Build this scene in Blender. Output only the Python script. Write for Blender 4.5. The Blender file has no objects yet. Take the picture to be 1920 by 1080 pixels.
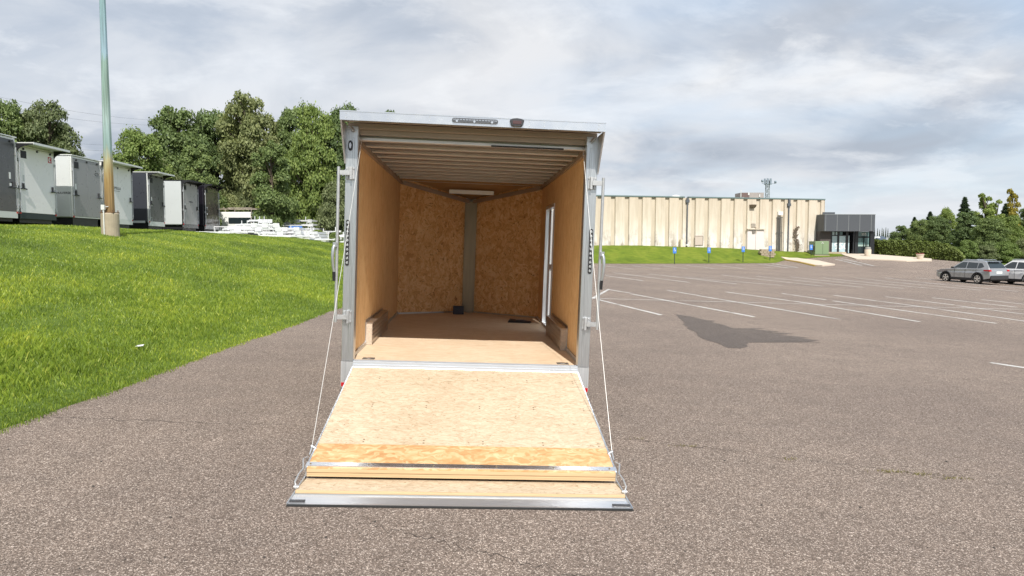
import bpy, bmesh, math, random
import numpy as np
from mathutils import Matrix, Vector, noise
random.seed(7)
R_ = math.radians
sc = bpy.context.scene
COL = sc.collection
# ------------------------------------------------------------------ camera
FPX = 1333.0                       # focal length in pixels of the 1920 wide photograph
TILT = 0.0362                      # the lot (and the trailer on it) falls to the right
def _basis(yaw, pitch, roll):
    cy, sy, cp, sp = math.cos(yaw), math.sin(yaw), math.cos(pitch), math.sin(pitch)
    F = Vector((sy*cp, cy*cp, -sp)); Rr = Vector((cy, -sy, 0)); U = Rr.cross(F)
    cr, sr = math.cos(roll), math.sin(roll)
    return Rr*cr + U*sr, U*cr - Rr*sr, F
TM = Matrix.Rotation(TILT, 3, 'Y')
CR, CU, CF = [TM @ v for v in _basis(0.062, 0.0596, 0.0362)]
CP = TM @ Vector((-0.0087, 0, 1.6006))
cam = bpy.data.cameras.new('camera'); cam.sensor_width = 36; cam.lens = 36*FPX/1920
cam.clip_start = .05; cam.clip_end = 6000
camo = bpy.data.objects.new('camera', cam); COL.objects.link(camo); sc.camera = camo
camo.matrix_world = Matrix((( CR.x, CU.x, -CF.x, CP.x), (CR.y, CU.y, -CF.y, CP.y), (CR.z, CU.z, -CF.z, CP.z), (0, 0, 0, 1)))
# ------------------------------------------------------------------ light
SUN_EL, SUN_AZ = R_(47), R_(7.5)         # sun behind the camera, a little to the right
sdir = Vector((math.sin(SUN_AZ)*math.cos(SUN_EL), -math.cos(SUN_AZ)*math.cos(SUN_EL), math.sin(SUN_EL)))
sl = bpy.data.lights.new('sun', 'SUN'); sl.energy = 4.6; sl.angle = R_(.6); sl.color = (1, .95, .87)
so = bpy.data.objects.new('sun', sl); COL.objects.link(so); so.location = (0, -10, 20)
so.rotation_euler = sdir.to_track_quat('Z', 'Y').to_euler()
sc.view_settings.view_transform = 'Standard'; sc.view_settings.look = 'None'
sc.view_settings.exposure = 0.30
sc.cycles.diffuse_bounces = 8; sc.cycles.max_bounces = 14; sc.view_settings.gamma = 1

class NT:
    """small helper around a node tree"""
    def __init__(s, nt): s.nt = nt; nt.nodes.clear()
    def n(s, t, **k):
        nd = s.nt.nodes.new(t)
        for a, b in k.items():
            if a == 'ins':
                for i, v in b.items():
                    if hasattr(v, 'is_output') or isinstance(v, bpy.types.NodeSocket): s.nt.links.new(v, nd.inputs[i])
                    else: nd.inputs[i].default_value = v
            else: setattr(nd, a, b)
        return nd
    def math(s, op, a, b=0.0, clamp=False):
        return s.n('ShaderNodeMath', operation=op, use_clamp=clamp, ins={0: a, 1: b}).outputs[0]
    def mix(s, f, a, b, bt='MIX'):
        m = s.n('ShaderNodeMix', data_type='RGBA', blend_type=bt)
        for i, v in ((0, f), (6, a), (7, b)):
            if isinstance(v, bpy.types.NodeSocket): s.nt.links.new(v, m.inputs[i])
            else: m.inputs[i].default_value = (*v, 1) if i and len(v) == 3 else v
        return m.outputs[2]
    def ramp(s, f, stops, interp='LINEAR'):
        r = s.n('ShaderNodeValToRGB', ins={0: f}); cr = r.color_ramp; cr.interpolation = interp
        while len(cr.elements) < len(stops): cr.elements.new(.5)
        for e, (p, c) in zip(cr.elements, stops):
            e.position = p; e.color = (*c, 1) if not isinstance(c, (int, float)) else (c, c, c, 1)
        return r.outputs[0]
    def mapv(s, vec, scale=(1, 1, 1), rot=(0, 0, 0), loc=(0, 0, 0)):
        return s.n('ShaderNodeMapping', ins={0: vec, 1: loc, 2: rot, 3: scale}).outputs[0]
    def noise(s, vec, scale, detail=3, rough=.55, dist=0):
        return s.n('ShaderNodeTexNoise', ins={'Vector': vec, 'Scale': scale, 'Detail': detail, 'Roughness': rough, 'Distortion': dist}).outputs

w = bpy.data.worlds.new('World'); sc.world = w; w.use_nodes = True
t = NT(w.node_tree)
sky = t.n('ShaderNodeTexSky', sky_type='NISHITA', sun_disc=False, sun_elevation=SUN_EL, sun_rotation=math.pi - SUN_AZ, air_density=1.0, dust_density=1.2)
geo = t.n('ShaderNodeTexCoord').outputs['Generated']
sep = t.n('ShaderNodeSeparateXYZ', ins={0: geo})
zz = t.math('ADD', t.math('ABSOLUTE', sep.outputs[2]), .24)
cx = t.math('DIVIDE', sep.outputs[0], zz); cyy = t.math('DIVIDE', sep.outputs[1], zz)
cv = t.n('ShaderNodeCombineXYZ', ins={0: cx, 1: cyy, 2: 3.7}).outputs[0]
n1 = t.noise(cv, 1.45, 9, .56, .45)[0]; n2 = t.noise(t.mapv(cv, (.8, 1.2, 1), loc=(5.2, 1.3, 0)), .62, 5, .5, .2)[0]
n3 = t.noise(t.mapv(cv, (1, 1.3, 1), loc=(2.0, 7.7, 1)), 2.1, 8, .6, .3)[0]
shade = t.math('ADD', t.math('MULTIPLY', n1, .68), t.math('MULTIPLY', n2, .32))
cloud = t.ramp(shade, [(.38, (.285, .32, .375)), (.455, (.36, .392, .445)), (.52, (.465, .482, .512)), (.60, (.54, .55, .57))])
bright = t.ramp(n3, [(.51, 0.0), (.64, .6)])
cloud = t.mix(bright, cloud, (.63, .64, .655))
skyc = t.mix(1.0, sky.outputs[0], (.115, .115, .115), 'MULTIPLY')
thin = t.ramp(t.noise(t.mapv(cv, loc=(1.1, 3.4, 2)), .6, 5, .5, .3)[0], [(.42, 0.0), (.56, .9)])
azr = t.ramp(sep.outputs[0], [(.0, .15), (.35, 1.0)])
col = t.mix(t.math('MULTIPLY', thin, azr), cloud, t.mix(.6, skyc, (.36, .47, .60)))
hz = t.ramp(sep.outputs[2], [(.0, 1.0), (.16, 0.0)])
col = t.mix(t.math('MULTIPLY', hz, .35), col, (.46, .51, .56))
bg = t.n('ShaderNodeBackground', ins={0: col, 1: 1.26})
t.n('ShaderNodeOutputWorld', ins={0: bg.outputs[0]})

# ------------------------------------------------------------------ pixel -> place
def ray(px, py): return (CR*((px-960)/FPX) + CU*((540-py)/FPX) + CF)
def at(px, py, Y):
    d = ray(px, py); return CP + d*((Y-CP.y)/d.y)
def sm(a, b, x):
    u = min(1, max(0, (x-a)/(b-a))); return u*u*(3-2*u)
def interp(x, pts):
    if x <= pts[0][0]: return pts[0][1]
    for (a, u), (b, v) in zip(pts, pts[1:]):
        if x <= b: return u + (v-u)*(x-a)/(b-a)
    return pts[-1][1]
def edge_x(y):  # where the grass bank meets the asphalt
    return interp(y, [(-12, -4.3), (5.8, -3.64), (8.7, -3.44), (17, -2.93), (30, -2.5), (60, -2.2), (140, -1.5)]) + .025*math.sin(y*1.1) + .02*math.sin(y*4.3+1)
RISE = [(0, 0), (14, .13), (33, .80), (37, 1.1), (40, 1.5), (44, 1.85), (48, 2.07), (55, 1.8), (66, 1.35), (90, 1.2)]
def lot_edge(x):
    return 72 + (min(x, 33)-14)*.21 + 4.5*sm(33, 37, x)
def wall_y(x): return 80 + (x-15.2)*.1825
def foot_z(x): return interp(x, [(19, 1.45), (30, 1.15), (36, .85), (40, .66), (45, .5)])
def lot_z(x, y):
    lin = -.0362*min(x, 60) if x > -12 else .43
    return lin + interp(x, RISE)*sm(45, 85, y)
def g(x, y):
    z = lot_z(x, y)
    ye = lot_edge(x)
    if x < 48 and y > ye and x > edge_x(y):
        zf = foot_z(x); u = sm(ye-.3, wall_y(x)+.5, y)
        u *= 1 - sm(43.5, 47.5, x)
        z = z*(1-u) + zf*u
    ex = edge_x(y)
    if x < ex:
        s = ex - x; wd = interp(y, [(25, 10.0), (50, 7.6)])
        z0 = -.0362*ex
        u = min(1, s/wd); u = u*u*(3-2*u)*.55 + u*.45
        top = interp(y, [(30, 2.13), (48, 1.88)]) + .10*sm(14, 40, s)
        z = z0 + (top-z0)*u + .04*noise.noise(Vector((x*.35, y*.35, 0)))*min(1, s/2)
        if y > 60:
            z = z
    return z
def on(px, py, dz=0):
    d = ray(px, py); tt = 2.0; prev = tt
    for i in range(4000):
        P = CP + d*tt
        if P.z <= g(P.x, P.y) + dz: break
        prev = tt; tt *= 1.004
    a, b = prev, tt
    for i in range(20):
        m = (a+b)/2; P = CP + d*m
        if P.z <= g(P.x, P.y) + dz: b = m
        else: a = m
    return CP + d*b

# ------------------------------------------------------------------ mesh helpers
class MB:
    def __init__(s): s.v = []; s.f = []; s.mi = []; s.cur = 0
    def add(s, vs, fs):
        o = len(s.v); s.v += [tuple(x) for x in vs]; s.f += [tuple(o+i for i in f) for f in fs]; s.mi += [s.cur]*len(fs); return s
    def box(s, x0, x1, y0, y1, z0, z1, M=None):
        vs = [Vector((x, y, z)) for z in (z0, z1) for y in (y0, y1) for x in (x0, x1)]
        if M is not None: vs = [M @ q for q in vs]
        return s.add(vs, [(0, 2, 3, 1), (4, 5, 7, 6), (0, 1, 5, 4), (2, 6, 7, 3), (0, 4, 6, 2), (1, 3, 7, 5)])
    def hexa(s, bot, top):       # 4 bottom + 4 top points, counter-clockwise
        return s.add(list(bot)+list(top), [(3, 2, 1, 0), (4, 5, 6, 7), (0, 1, 5, 4), (1, 2, 6, 5), (2, 3, 7, 6), (3, 0, 4, 7)])
    def tube(s, pts, r, n=8, cap=True):
        pts = [Vector(p) for p in pts]; rs = r if isinstance(r, (list, tuple)) else [r]*len(pts)
        vs = []; fs = []
        for i, p in enumerate(pts):
            d = (pts[min(i+1, len(pts)-1)] - pts[max(i-1, 0)]).normalized()
            a = d.orthogonal().normalized() if i == 0 else (a - d*a.dot(d)).normalized()
            b = d.cross(a)
            vs += [p + (a*math.cos(2*math.pi*k/n) + b*math.sin(2*math.pi*k/n))*rs[i] for k in range(n)]
        for i in range(len(pts)-1):
            for k in range(n):
                fs.append((i*n+k, i*n+(k+1) % n, (i+1)*n+(k+1) % n, (i+1)*n+k))
        if cap: fs += [tuple(range(n-1, -1, -1)), tuple((len(pts)-1)*n+k for k in range(n))]
        return s.add(vs, fs)
    def prism(s, poly, axis, a, b):   # poly of 2D points extruded along axis
        def P(u, v, w_): return {'x': (w_, u, v), 'y': (u, w_, v), 'z': (u, v, w_)}[axis]
        n = len(poly)
        vs = [P(u, v, a) for u, v in poly] + [P(u, v, b) for u, v in poly]
        return s.add(vs, [tuple(range(n)), tuple(range(2*n-1, n-1, -1))] + [(k, n+k, n+(k+1) % n, (k+1) % n) for k in range(n)])
    def lathe(s, prof, c=(0, 0, 0), n=20):   # prof (r,z)
        vs = []; fs = []
        for r, z in prof: vs += [(c[0]+r*math.cos(2*math.pi*k/n), c[1]+r*math.sin(2*math.pi*k/n), c[2]+z) for k in range(n)]
        for i in range(len(prof)-1):
            for k in range(n): fs.append((i*n+k, i*n+(k+1) % n, (i+1)*n+(k+1) % n, (i+1)*n+k))
        fs += [tuple(range(n-1, -1, -1)), tuple((len(prof)-1)*n+k for k in range(n))]
        return s.add(vs, fs)
    def build(s, name, mat, parent=None, smooth=False, bevel=0, off=None):
        me = bpy.data.meshes.new(name)
        vs = s.v if off is None else [(a-off[0], b-off[1], c-off[2]) for a, b, c in s.v]
        me.from_pydata(vs, [], s.f)
        for m in (mat if isinstance(mat, (list, tuple)) else [mat]): me.materials.append(m)
        if max(s.mi or [0]): me.polygons.foreach_set('material_index', s.mi)
        bm = bmesh.new(); bm.from_mesh(me); bmesh.ops.recalc_face_normals(bm, faces=bm.faces)
        if bevel: bmesh.ops.bevel(bm, geom=[e for e in bm.edges if len(e.link_faces) == 2 and e.calc_face_angle(0) > .6], offset=bevel, segments=2 if bevel > .02 else 1, profile=.5, affect='EDGES', clamp_overlap=True)
        if smooth:
            for f in bm.faces: f.smooth = True
            for e in bm.edges:
                if len(e.link_faces) == 2 and e.calc_face_angle(0) > .7: e.smooth = False
        bm.to_mesh(me); bm.free()
        o = bpy.data.objects.new(name, me); COL.objects.link(o); o.parent = parent
        return o
def tag(o, label=None, cat=None, group=None, kind=None):
    if label: o['label'] = label
    if cat: o['category'] = cat
    if group: o['group'] = group
    if kind: o['kind'] = kind
    return o
def empty(name, loc, label, cat, group=None, rz=0):
    o = bpy.data.objects.new(name, None); COL.objects.link(o); o.location = loc; o.rotation_euler = (0, 0, rz)
    o.empty_display_size = .2
    return tag(o, label, cat, group)
def copy_tree(o, parent=None):
    c = o.copy(); COL.objects.link(c); c.parent = parent
    for ch in list(o.children): copy_tree(ch, c)
    return c
def text_mesh(name, s, size, mat, parent, loc, rot, depth=.002, sx=1):
    cu = bpy.data.curves.new(name, 'FONT'); cu.body = s; cu.size = size; cu.extrude = depth; cu.align_x = 'CENTER'; cu.align_y = 'CENTER'
    to = bpy.data.objects.new('tmp', cu); COL.objects.link(to)
    bpy.context.view_layer.update()
    me = bpy.data.meshes.new_from_object(to.evaluated_get(bpy.context.evaluated_depsgraph_get()))
    bpy.data.objects.remove(to); me.materials.clear(); me.materials.append(mat)
    o = bpy.data.objects.new(name, me); COL.objects.link(o); o.parent = parent
    o.location = loc; o.rotation_euler = rot; o.scale = (sx, 1, 1)
    return o

# ------------------------------------------------------------------ materials
def mat(name, color, rough=.6, metal=0, var=.0, vscale=3, bump=0, bscale=40, spec=.5, coat=0, stretch=(1, 1, 1)):
    m = bpy.data.materials.new(name); m.use_nodes = True; t = NT(m.node_tree)
    p = t.n('ShaderNodeBsdfPrincipled', ins={'Base Color': (*color, 1), 'Roughness': rough, 'Metallic': metal, 'Specular IOR Level': spec, 'Coat Weight': coat})
    co = t.mapv(t.n('ShaderNodeTexCoord').outputs['Object'], stretch)
    if var:
        nz = t.noise(co, vscale, 5, .6)[0]
        c = t.mix(nz, tuple(max(0, x*(1-var)) for x in color), tuple(min(1, x*(1+var)) for x in color))
        m.node_tree.links.new(c, p.inputs['Base Color'])
        rr = t.math('ADD', t.math('MULTIPLY', t.noise(co, vscale*3, 4)[0], .25), rough-.12)
        m.node_tree.links.new(rr, p.inputs['Roughness'])
    if bump:
        b = t.n('ShaderNodeBump', ins={'Strength': bump, 'Distance': .01, 'Height': t.noise(co, bscale, 3)[0]})
        m.node_tree.links.new(b.outputs[0], p.inputs['Normal'])
    t.n('ShaderNodeOutputMaterial', ins={0: p.outputs[0]})
    return m
def osb(name, base, dark, light, scale, rot=(0, 0, 0), dist=.25, fleck=.5, seed=0, nstr=.5, ft=.66):
    m = bpy.data.materials.new(name); m.use_nodes = True; t = NT(m.node_tree)
    co = t.n('ShaderNodeTexCoord').outputs['Object']
    wob = t.noise(co, 6, 2)[1]
    co2 = t.mix(dist*.15, co, wob, 'ADD')
    mv = t.mapv(co2, scale, rot, (seed, seed*.7, seed*1.3))
    v1 = t.n('ShaderNodeTexVoronoi', ins={'Vector': mv, 'Scale': 1.0, 'Randomness': 1.0})
    r1 = t.n('ShaderNodeSeparateColor', ins={0: v1.outputs['Color']}).outputs[0]
    mv2 = t.mapv(co2, tuple(x*1.7 for x in scale), (rot[0]+.15, rot[1]+.2, rot[2]+.15), (seed+3, 2, 1))
    v2 = t.n('ShaderNodeTexVoronoi', ins={'Vector': mv2, 'Scale': 1.0, 'Randomness': 1.0})
    r2 = t.n('ShaderNodeSeparateColor', ins={0: v2.outputs['Color']}).outputs[1]
    f = t.math('ADD', t.math('MULTIPLY', r1, .5), t.math('MULTIPLY', r2, .5))
    streak = t.noise(t.mapv(co2, tuple(x*1.4 for x in scale), rot), 1.0, 6, .7)[0]
    f = t.math('ADD', t.math('MULTIPLY', f, 1-nstr), t.math('MULTIPLY', streak, nstr))
    c = t.ramp(f, [(.22, tuple(a*.35+b*.65 for a, b in zip(dark, base))), (.42, base), (.58, tuple((a+b)/2 for a, b in zip(base, light))), (.78, light)])
    fl = t.noise(t.mapv(co2, tuple(x*1.1 for x in scale), rot, (9, seed, 4)), 1.3, 3, .65)[0]
    flm = t.ramp(fl, [(ft, 0.0), (ft+.07, fleck)])
    c = t.mix(flm, c, dark)
    big = t.noise(co, 1.6, 3)[0]
    c = t.mix(1.0, c, t.ramp(big, [(.3, (.90, .88, .85)), (.7, (1.0, 1.0, 1.0))]), 'MULTIPLY')
    b = t.n('ShaderNodeBump', ins={'Strength': .25, 'Distance': .003, 'Height': f})
    p = t.n('ShaderNodeBsdfPrincipled', ins={'Base Color': c, 'Roughness': .62, 'Normal': b.outputs[0], 'Specular IOR Level': .3})
    t.n('ShaderNodeOutputMaterial', ins={0: p.outputs[0]})
    return m
MT = {}
MT['floor'] = osb('floor_board', (.70, .55, .39), (.48, .31, .18), (.80, .67, .52), (9, 45, 45), seed=2, fleck=.45, ft=.62)
MT['ramp'] = osb('ramp_board', (.535, .42, .295), (.21, .12, .05), (.66, .55, .41), (16, 60, 60), seed=5, fleck=.85, dist=.9, ft=.61)
MT['ramp_o'] = osb('orange_strand_board', (.55, .32, .145), (.33, .14, .045), (.70, .50, .29), (8, 26, 26), seed=8, fleck=.8, dist=1.6, nstr=.35)
MT['wall'] = osb('wall_board', (.78, .50, .24), (.44, .23, .08), (.90, .66, .38), (48, 48, 7), seed=3, fleck=.6, ft=.59)
MT['nose'] = osb('nose_board', (.76, .45, .19), (.34, .15, .045), (.92, .66, .36), (27, 20, 11), rot=(0, .35, 0), seed=6, fleck=.85, dist=2.0, nstr=.3, ft=.60)
MT['ply'] = mat('ply_edge', (.56, .40, .23), .7, var=.4, vscale=4, stretch=(1, 1, 60))
def aluminium(name, c=(.62, .64, .66), rough=.33, stretch=(30, 30, 1.5), metal=.95):
    return mat(name, c, rough, metal, var=.28, vscale=2.6, bump=.06, bscale=12, stretch=stretch)
MT['alu'] = aluminium('aluminium'); MT['aluX'] = aluminium('aluminium_crosswise', stretch=(1.5, 30, 30)); MT['aluY'] = aluminium('aluminium_lengthwise', stretch=(30, 1.5, 30))
MT['aluB'] = mat('bright_aluminium', (.84, .85, .87), .24, .95, var=.06, vscale=3)
MT['steel'] = mat('galvanised_steel', (.55, .56, .57), .45, .8, var=.2, vscale=25)
MT['cable'] = mat('steel_cable', (.72, .72, .70), .5, .5)
MT['black'] = mat('black_plastic', (.012, .012, .014), .45)
MT['rubber'] = mat('rubber', (.018, .018, .018), .85, bump=.2)
MT['bowalu'] = aluminium('roof_bow_metal', (.88, .85, .81), .4, (1.5, 30, 30), .6)
MT['white'] = mat('white_paint', (.78, .79, .78), .35, var=.05, coat=.3)
MT['clear'] = mat('clear_lens', (.55, .57, .60), .12, .55, var=.3, vscale=60)
MT['lensdark'] = mat('dark_reflector', (.06, .06, .065), .2, .4)
MT['red'] = mat('red_reflector', (.45, .01, .015), .2)
MT['concrete'] = mat('concrete', (.34, .29, .21), .85, var=.28, vscale=5, bump=.4, bscale=60)
MT['glass'] = mat('dark_window_glass', (.02, .03, .035), .06, .0, spec=.8)

def asphalt_mat(name, k=1.0):
    m = bpy.data.materials.new(name); m.use_nodes = True; t = NT(m.node_tree)
    co = t.n('ShaderNodeTexCoord').outputs['Object']
    co = t.mapv(co, (1, 1, 0))
    v = t.n('ShaderNodeTexVoronoi', ins={'Vector': co, 'Scale': 165.0})
    r = t.n('ShaderNodeSeparateColor', ins={0: v.outputs['Color']}).outputs[0]
    v2 = t.n('ShaderNodeTexVoronoi', ins={'Vector': co, 'Scale': 84.0})
    r2 = t.n('ShaderNodeSeparateColor', ins={0: v2.outputs['Color']}).outputs[0]
    c = t.ramp(r, [(.0, (.045, .038, .033)), (.35, (.105, .088, .077)), (.72, (.195, .168, .148)), (.86, (.32, .285, .255)), (.96, (.60, .56, .52))])
    c2 = t.ramp(r2, [(.0, (.085, .072, .062)), (.6, (.15, .128, .112)), (.93, (.21, .182, .16)), (.985, (.42, .39, .36))])
    c = t.mix(.45, c, c2)
    d = t.ramp(v.outputs['Distance'], [(.35, 1.0), (.75, .55)])
    c = t.mix(1.0, c, d, 'MULTIPLY')
    nb = t.noise(co, .22, 5, .6)[0]; nm = t.noise(co, 2.2, 4, .65)[0]
    c = t.mix(1.0, c, t.ramp(nb, [(.3, (.84, .83, .83)), (.7, (1.12, 1.11, 1.08))]), 'MULTIPLY')
    c = t.mix(1.0, c, t.ramp(nm, [(.3, (.90, .90, .90)), (.7, (1.07, 1.06, 1.05))]), 'MULTIPLY')
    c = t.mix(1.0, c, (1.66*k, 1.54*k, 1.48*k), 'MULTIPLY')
    b = t.n('ShaderNodeBump', ins={'Strength': .7, 'Distance': .006, 'Height': t.math('SUBTRACT', 1.0, v.outputs['Distance'])})
    p = t.n('ShaderNodeBsdfPrincipled', ins={'Base Color': c, 'Roughness': .86 if k == 1 else .6, 'Normal': b.outputs[0], 'Specular IOR Level': .25})
    t.n('ShaderNodeOutputMaterial', ins={0: p.outputs[0]})
    return m
MT['asphalt'] = asphalt_mat('asphalt'); MT['asphalt_dark'] = asphalt_mat('darker_asphalt', .50)
def grass_mat(name, a, b, c3, blades=False):
    m = bpy.data.materials.new(name); m.use_nodes = True; t = NT(m.node_tree)
    co = t.n('ShaderNodeNewGeometry').outputs['Position']
    n_ = t.noise(t.mapv(co, (1, .6, 1)), .55, 4, .6, .4)[0]
    c = t.ramp(n_, [(.34, a), (.5, b), (.66, c3)])
    nf = t.noise(t.mapv(co, (1, 1, 1)) if blades else t.mapv(co, (.5, 2.0, 1)), 9 if blades else 2.2, 7, .75)[0]
    c = t.mix(1.0, c, t.ramp(nf, [(.3, (.62, .66, .6)), (.7, (1.25, 1.2, 1.1))]), 'MULTIPLY')
    if blades:
        ri = t.n('ShaderNodeNewGeometry').outputs['Random Per Island']
        c = t.mix(1.0, c, t.ramp(ri, [(0, (.65, .70, .6)), (.6, (1.1, 1.08, 1.0)), (.93, (1.5, 1.35, 1.3)), (1, (2.3, 1.7, 2.4))]), 'MULTIPLY')
        df = t.n('ShaderNodeBsdfDiffuse', ins={0: c}); tr = t.n('ShaderNodeBsdfTranslucent', ins={0: t.mix(1.0, c, (1.5, 1.4, .6), 'MULTIPLY')})
        gl = t.n('ShaderNodeBsdfGlossy', ins={0: (.9, .95, .85, 1), 1: .45})
        s1 = t.n('ShaderNodeMixShader', ins={0: .38, 1: df.outputs[0], 2: tr.outputs[0]})
        s2 = t.n('ShaderNodeMixShader', ins={0: .04, 1: s1.outputs[0], 2: gl.outputs[0]})
        t.n('ShaderNodeOutputMaterial', ins={0: s2.outputs[0]})
    else:
        bp = t.n('ShaderNodeBump', ins={'Strength': .8, 'Distance': .05, 'Height': t.noise(co, 25, 3)[0]})
        p = t.n('ShaderNodeBsdfPrincipled', ins={'Base Color': c, 'Roughness': .9, 'Normal': bp.outputs[0], 'Specular IOR Level': .1})
        t.n('ShaderNodeOutputMaterial', ins={0: p.outputs[0]})
    return m
G1, G2, G3 = (.140, .215, .036), (.215, .310, .048), (.32, .405, .058)
MT['grass'] = grass_mat('lawn', (.10, .15, .022), (.135, .19, .026), (.18, .225, .035))
MT['blades'] = grass_mat('grass_blades', G1, G2, G3, True)
MT['soil'] = grass_mat('soil_under_grass', (.080, .125, .028), (.110, .165, .034), (.145, .20, .042))
def leaf_mat(name, a, b, c3):
    m = bpy.data.materials.new(name); m.use_nodes = True; t = NT(m.node_tree)
    ri = t.n('ShaderNodeNewGeometry').outputs['Random Per Island']
    ob = t.n('ShaderNodeTexCoord').outputs['Object']
    nn = t.noise(ob, .8, 3)[0]
    c = t.ramp(t.math('ADD', t.math('MULTIPLY', ri, .5), t.math('MULTIPLY', nn, .5)), [(.25, a), (.5, b), (.75, c3)])
    orr = t.n('ShaderNodeObjectInfo').outputs['Random']
    c = t.mix(1.0, c, t.ramp(orr, [(0, (.85, .88, .9)), (1, (1.18, 1.12, 1.0))]), 'MULTIPLY')
    df = t.n('ShaderNodeBsdfDiffuse', ins={0: c}); tr = t.n('ShaderNodeBsdfTranslucent', ins={0: t.mix(1.0, c, (1.3, 1.35, .7), 'MULTIPLY')})
    gl = t.n('ShaderNodeBsdfGlossy', ins={0: (.5, .55, .45, 1), 1: .6})
    s1 = t.n('ShaderNodeMixShader', ins={0: .30, 1: df.outputs[0], 2: tr.outputs[0]})
    s2 = t.n('ShaderNodeMixShader', ins={0: .05, 1: s1.outputs[0], 2: gl.outputs[0]})
    t.n('ShaderNodeOutputMaterial', ins={0: s2.outputs[0]})
    return m
MT['leaf'] = leaf_mat('broad_leaves', (.078, .118, .044), (.135, .192, .072), (.215, .280, .110))
MT['leafB'] = leaf_mat('bright_leaves', (.105, .155, .042), (.180, .250, .068), (.280, .350, .105))
MT['leafO'] = leaf_mat('olive_leaves', (.105, .130, .058), (.170, .203, .092), (.255, .285, .140))
MT['leafY'] = leaf_mat('yellow_leaves', (.16, .14, .02), (.28, .23, .03), (.42, .34, .06))
MT['needle'] = leaf_mat('needles', (.042, .070, .042), (.068, .105, .060), (.105, .15, .085))
MT['hedge'] = leaf_mat('hedge_leaves', (.090, .115, .028), (.145, .185, .042), (.20, .25, .06))
MT['bark'] = mat('bark', (.085, .065, .048), .95, var=.4, vscale=6, bump=.8, bscale=20)

# ================================================================== SETTING
def sheet(name, xs, ys_of, fz, m, kind='structure', dz=0):
    b = MB(); rows = []
    for x in xs:
        ys = ys_of(x); rows.append([(x if not isinstance(y, tuple) else y[0], y if not isinstance(y, tuple) else y[1]) for y in ys])
    n = len(rows[0]); vs = [(x, y, fz(x, y)+dz) for r in rows for (x, y) in r]
    fs = [(i*n+j, (i+1)*n+j, (i+1)*n+j+1, i*n+j+1) for i in range(len(rows)-1) for j in range(n-1)]
    b.add(vs, fs); o = b.build(name, m, smooth=True)
    for p in o.data.polygons: p.use_smooth = True
    return tag(o, kind=kind)
def lin(a, b, n): return [a+(b-a)*i/(n-1) for i in range(n)]
# far ground: one sheet to the horizon, lying below the finer sheets
gx = [-1500, -700, -350, -200, -140, -110]+lin(-90, 110, 81)+[130, 160, 220, 350, 700, 1500]
gy = [-300, -120, -50]+lin(-30, 150, 73)+[170, 200, 260, 400, 800, 2500]
sheet('ground', gx, lambda x: gy, lambda x, y: g(max(-90, min(110, x)), max(-30, min(150, y)))-(.22 if -90 < x < 110 and -30 < y < 150 else 0), MT['soil'])
def lot_far(x):
    return lot_edge(x) if x < 46 else lot_edge(46) + (104-lot_edge(46))*sm(46, 50, x)
xs = [0+i for i in range(0, 100)]
def lot_cols(u):
    return None
# parking lot: parametric sheet between grass edge and far kerb
b = MB(); rows = []
NY = 140
for i in range(91):
    u = i/90
    row = []
    for j in range(NY):
        v = j/(NY-1); y0 = -14
        ye = y0 + (110-y0)*(v**1.0)
        xe = edge_x(ye); x = xe - .02 + (110-xe)*(u**1.5)
        yl = lot_far(x); y = min(ye, yl)
        row.append((x, y))
    rows.append(row)
vs = [(x, y, lot_z(x, y)) for r in rows for x, y in r]
fs = []
for i in range(90):
    for j in range(NY-1):
        q = (i*NY+j, (i+1)*NY+j, (i+1)*NY+j+1, i*NY+j+1)
        if abs(vs[q[0]][1]-vs[q[3]][1]) + abs(vs[q[1]][1]-vs[q[2]][1]) > 1e-4: fs.append(q)
b.add(vs, fs); lot = b.build('parking_lot', MT['asphalt'], smooth=True); tag(lot, kind='structure')
# grass bank on the left, under the blades
def bank_cols(s):
    return [(edge_x(y)-s, y) for y in lin(-12, 110, 160)]
sheet('grass_bank', [0, .3, .8, 1.5, 2.3, 3.2, 4.2, 5.2, 6.2, 7.2, 8.2, 9.2, 10.2, 11.4, 13, 16, 20, 28, 40, 70], bank_cols, lambda x, y: g(x, y) if edge_x(y)-x > .01 else g(x, y)-.02, MT['soil'], dz=.012)
# lawn mound in front of the long building
def mound_cols(x):
    a = lot_edge(x); return lin(a, wall_y(x)+3, 16)
sheet('lawn', lin(-1.0, 47.5, 64), mound_cols, g, MT['grass'], dz=.015)

def drape(name, poly, m, dz, kind='structure', maxlen=1.2, thick=0, fz=None, parent=None):
    fz = fz or g
    bm = bmesh.new(); vv = [bm.verts.new((p[0], p[1], 0)) for p in poly]
    bm.faces.new(vv); bmesh.ops.triangulate(bm, faces=bm.faces)
    for _ in range(6):
        es = [e for e in bm.edges if e.calc_length() > maxlen]
        if not es: break
        bmesh.ops.subdivide_edges(bm, edges=es, cuts=1); bmesh.ops.triangulate(bm, faces=[f for f in bm.faces if len(f.verts) > 3])
    for v in bm.verts: v.co.z = fz(v.co.x, v.co.y) + dz
    bmesh.ops.recalc_face_normals(bm, faces=bm.faces)
    if sum(f.normal.z for f in bm.faces) < 0: bmesh.ops.reverse_faces(bm, faces=bm.faces)
    if thick:
        r = bmesh.ops.extrude_face_region(bm, geom=list(bm.faces))
        for v in [q for q in r['geom'] if isinstance(q, bmesh.types.BMVert)]: v.co.z -= 0
        top = [q for q in r['geom'] if isinstance(q, bmesh.types.BMVert)]
        for v in bm.verts:
            if v not in top: v.co.z -= thick
    me = bpy.data.meshes.new(name); bm.to_mesh(me); bm.free(); me.materials.append(m)
    o = bpy.data.objects.new(name, me); COL.objects.link(o); o.parent = parent
    if kind: tag(o, kind=kind)
    return o
def zp(zx, zy): return (1110+zx/2.3704, 480+zy/2.3704)     # from the enlarged crop used to read the markings
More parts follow.
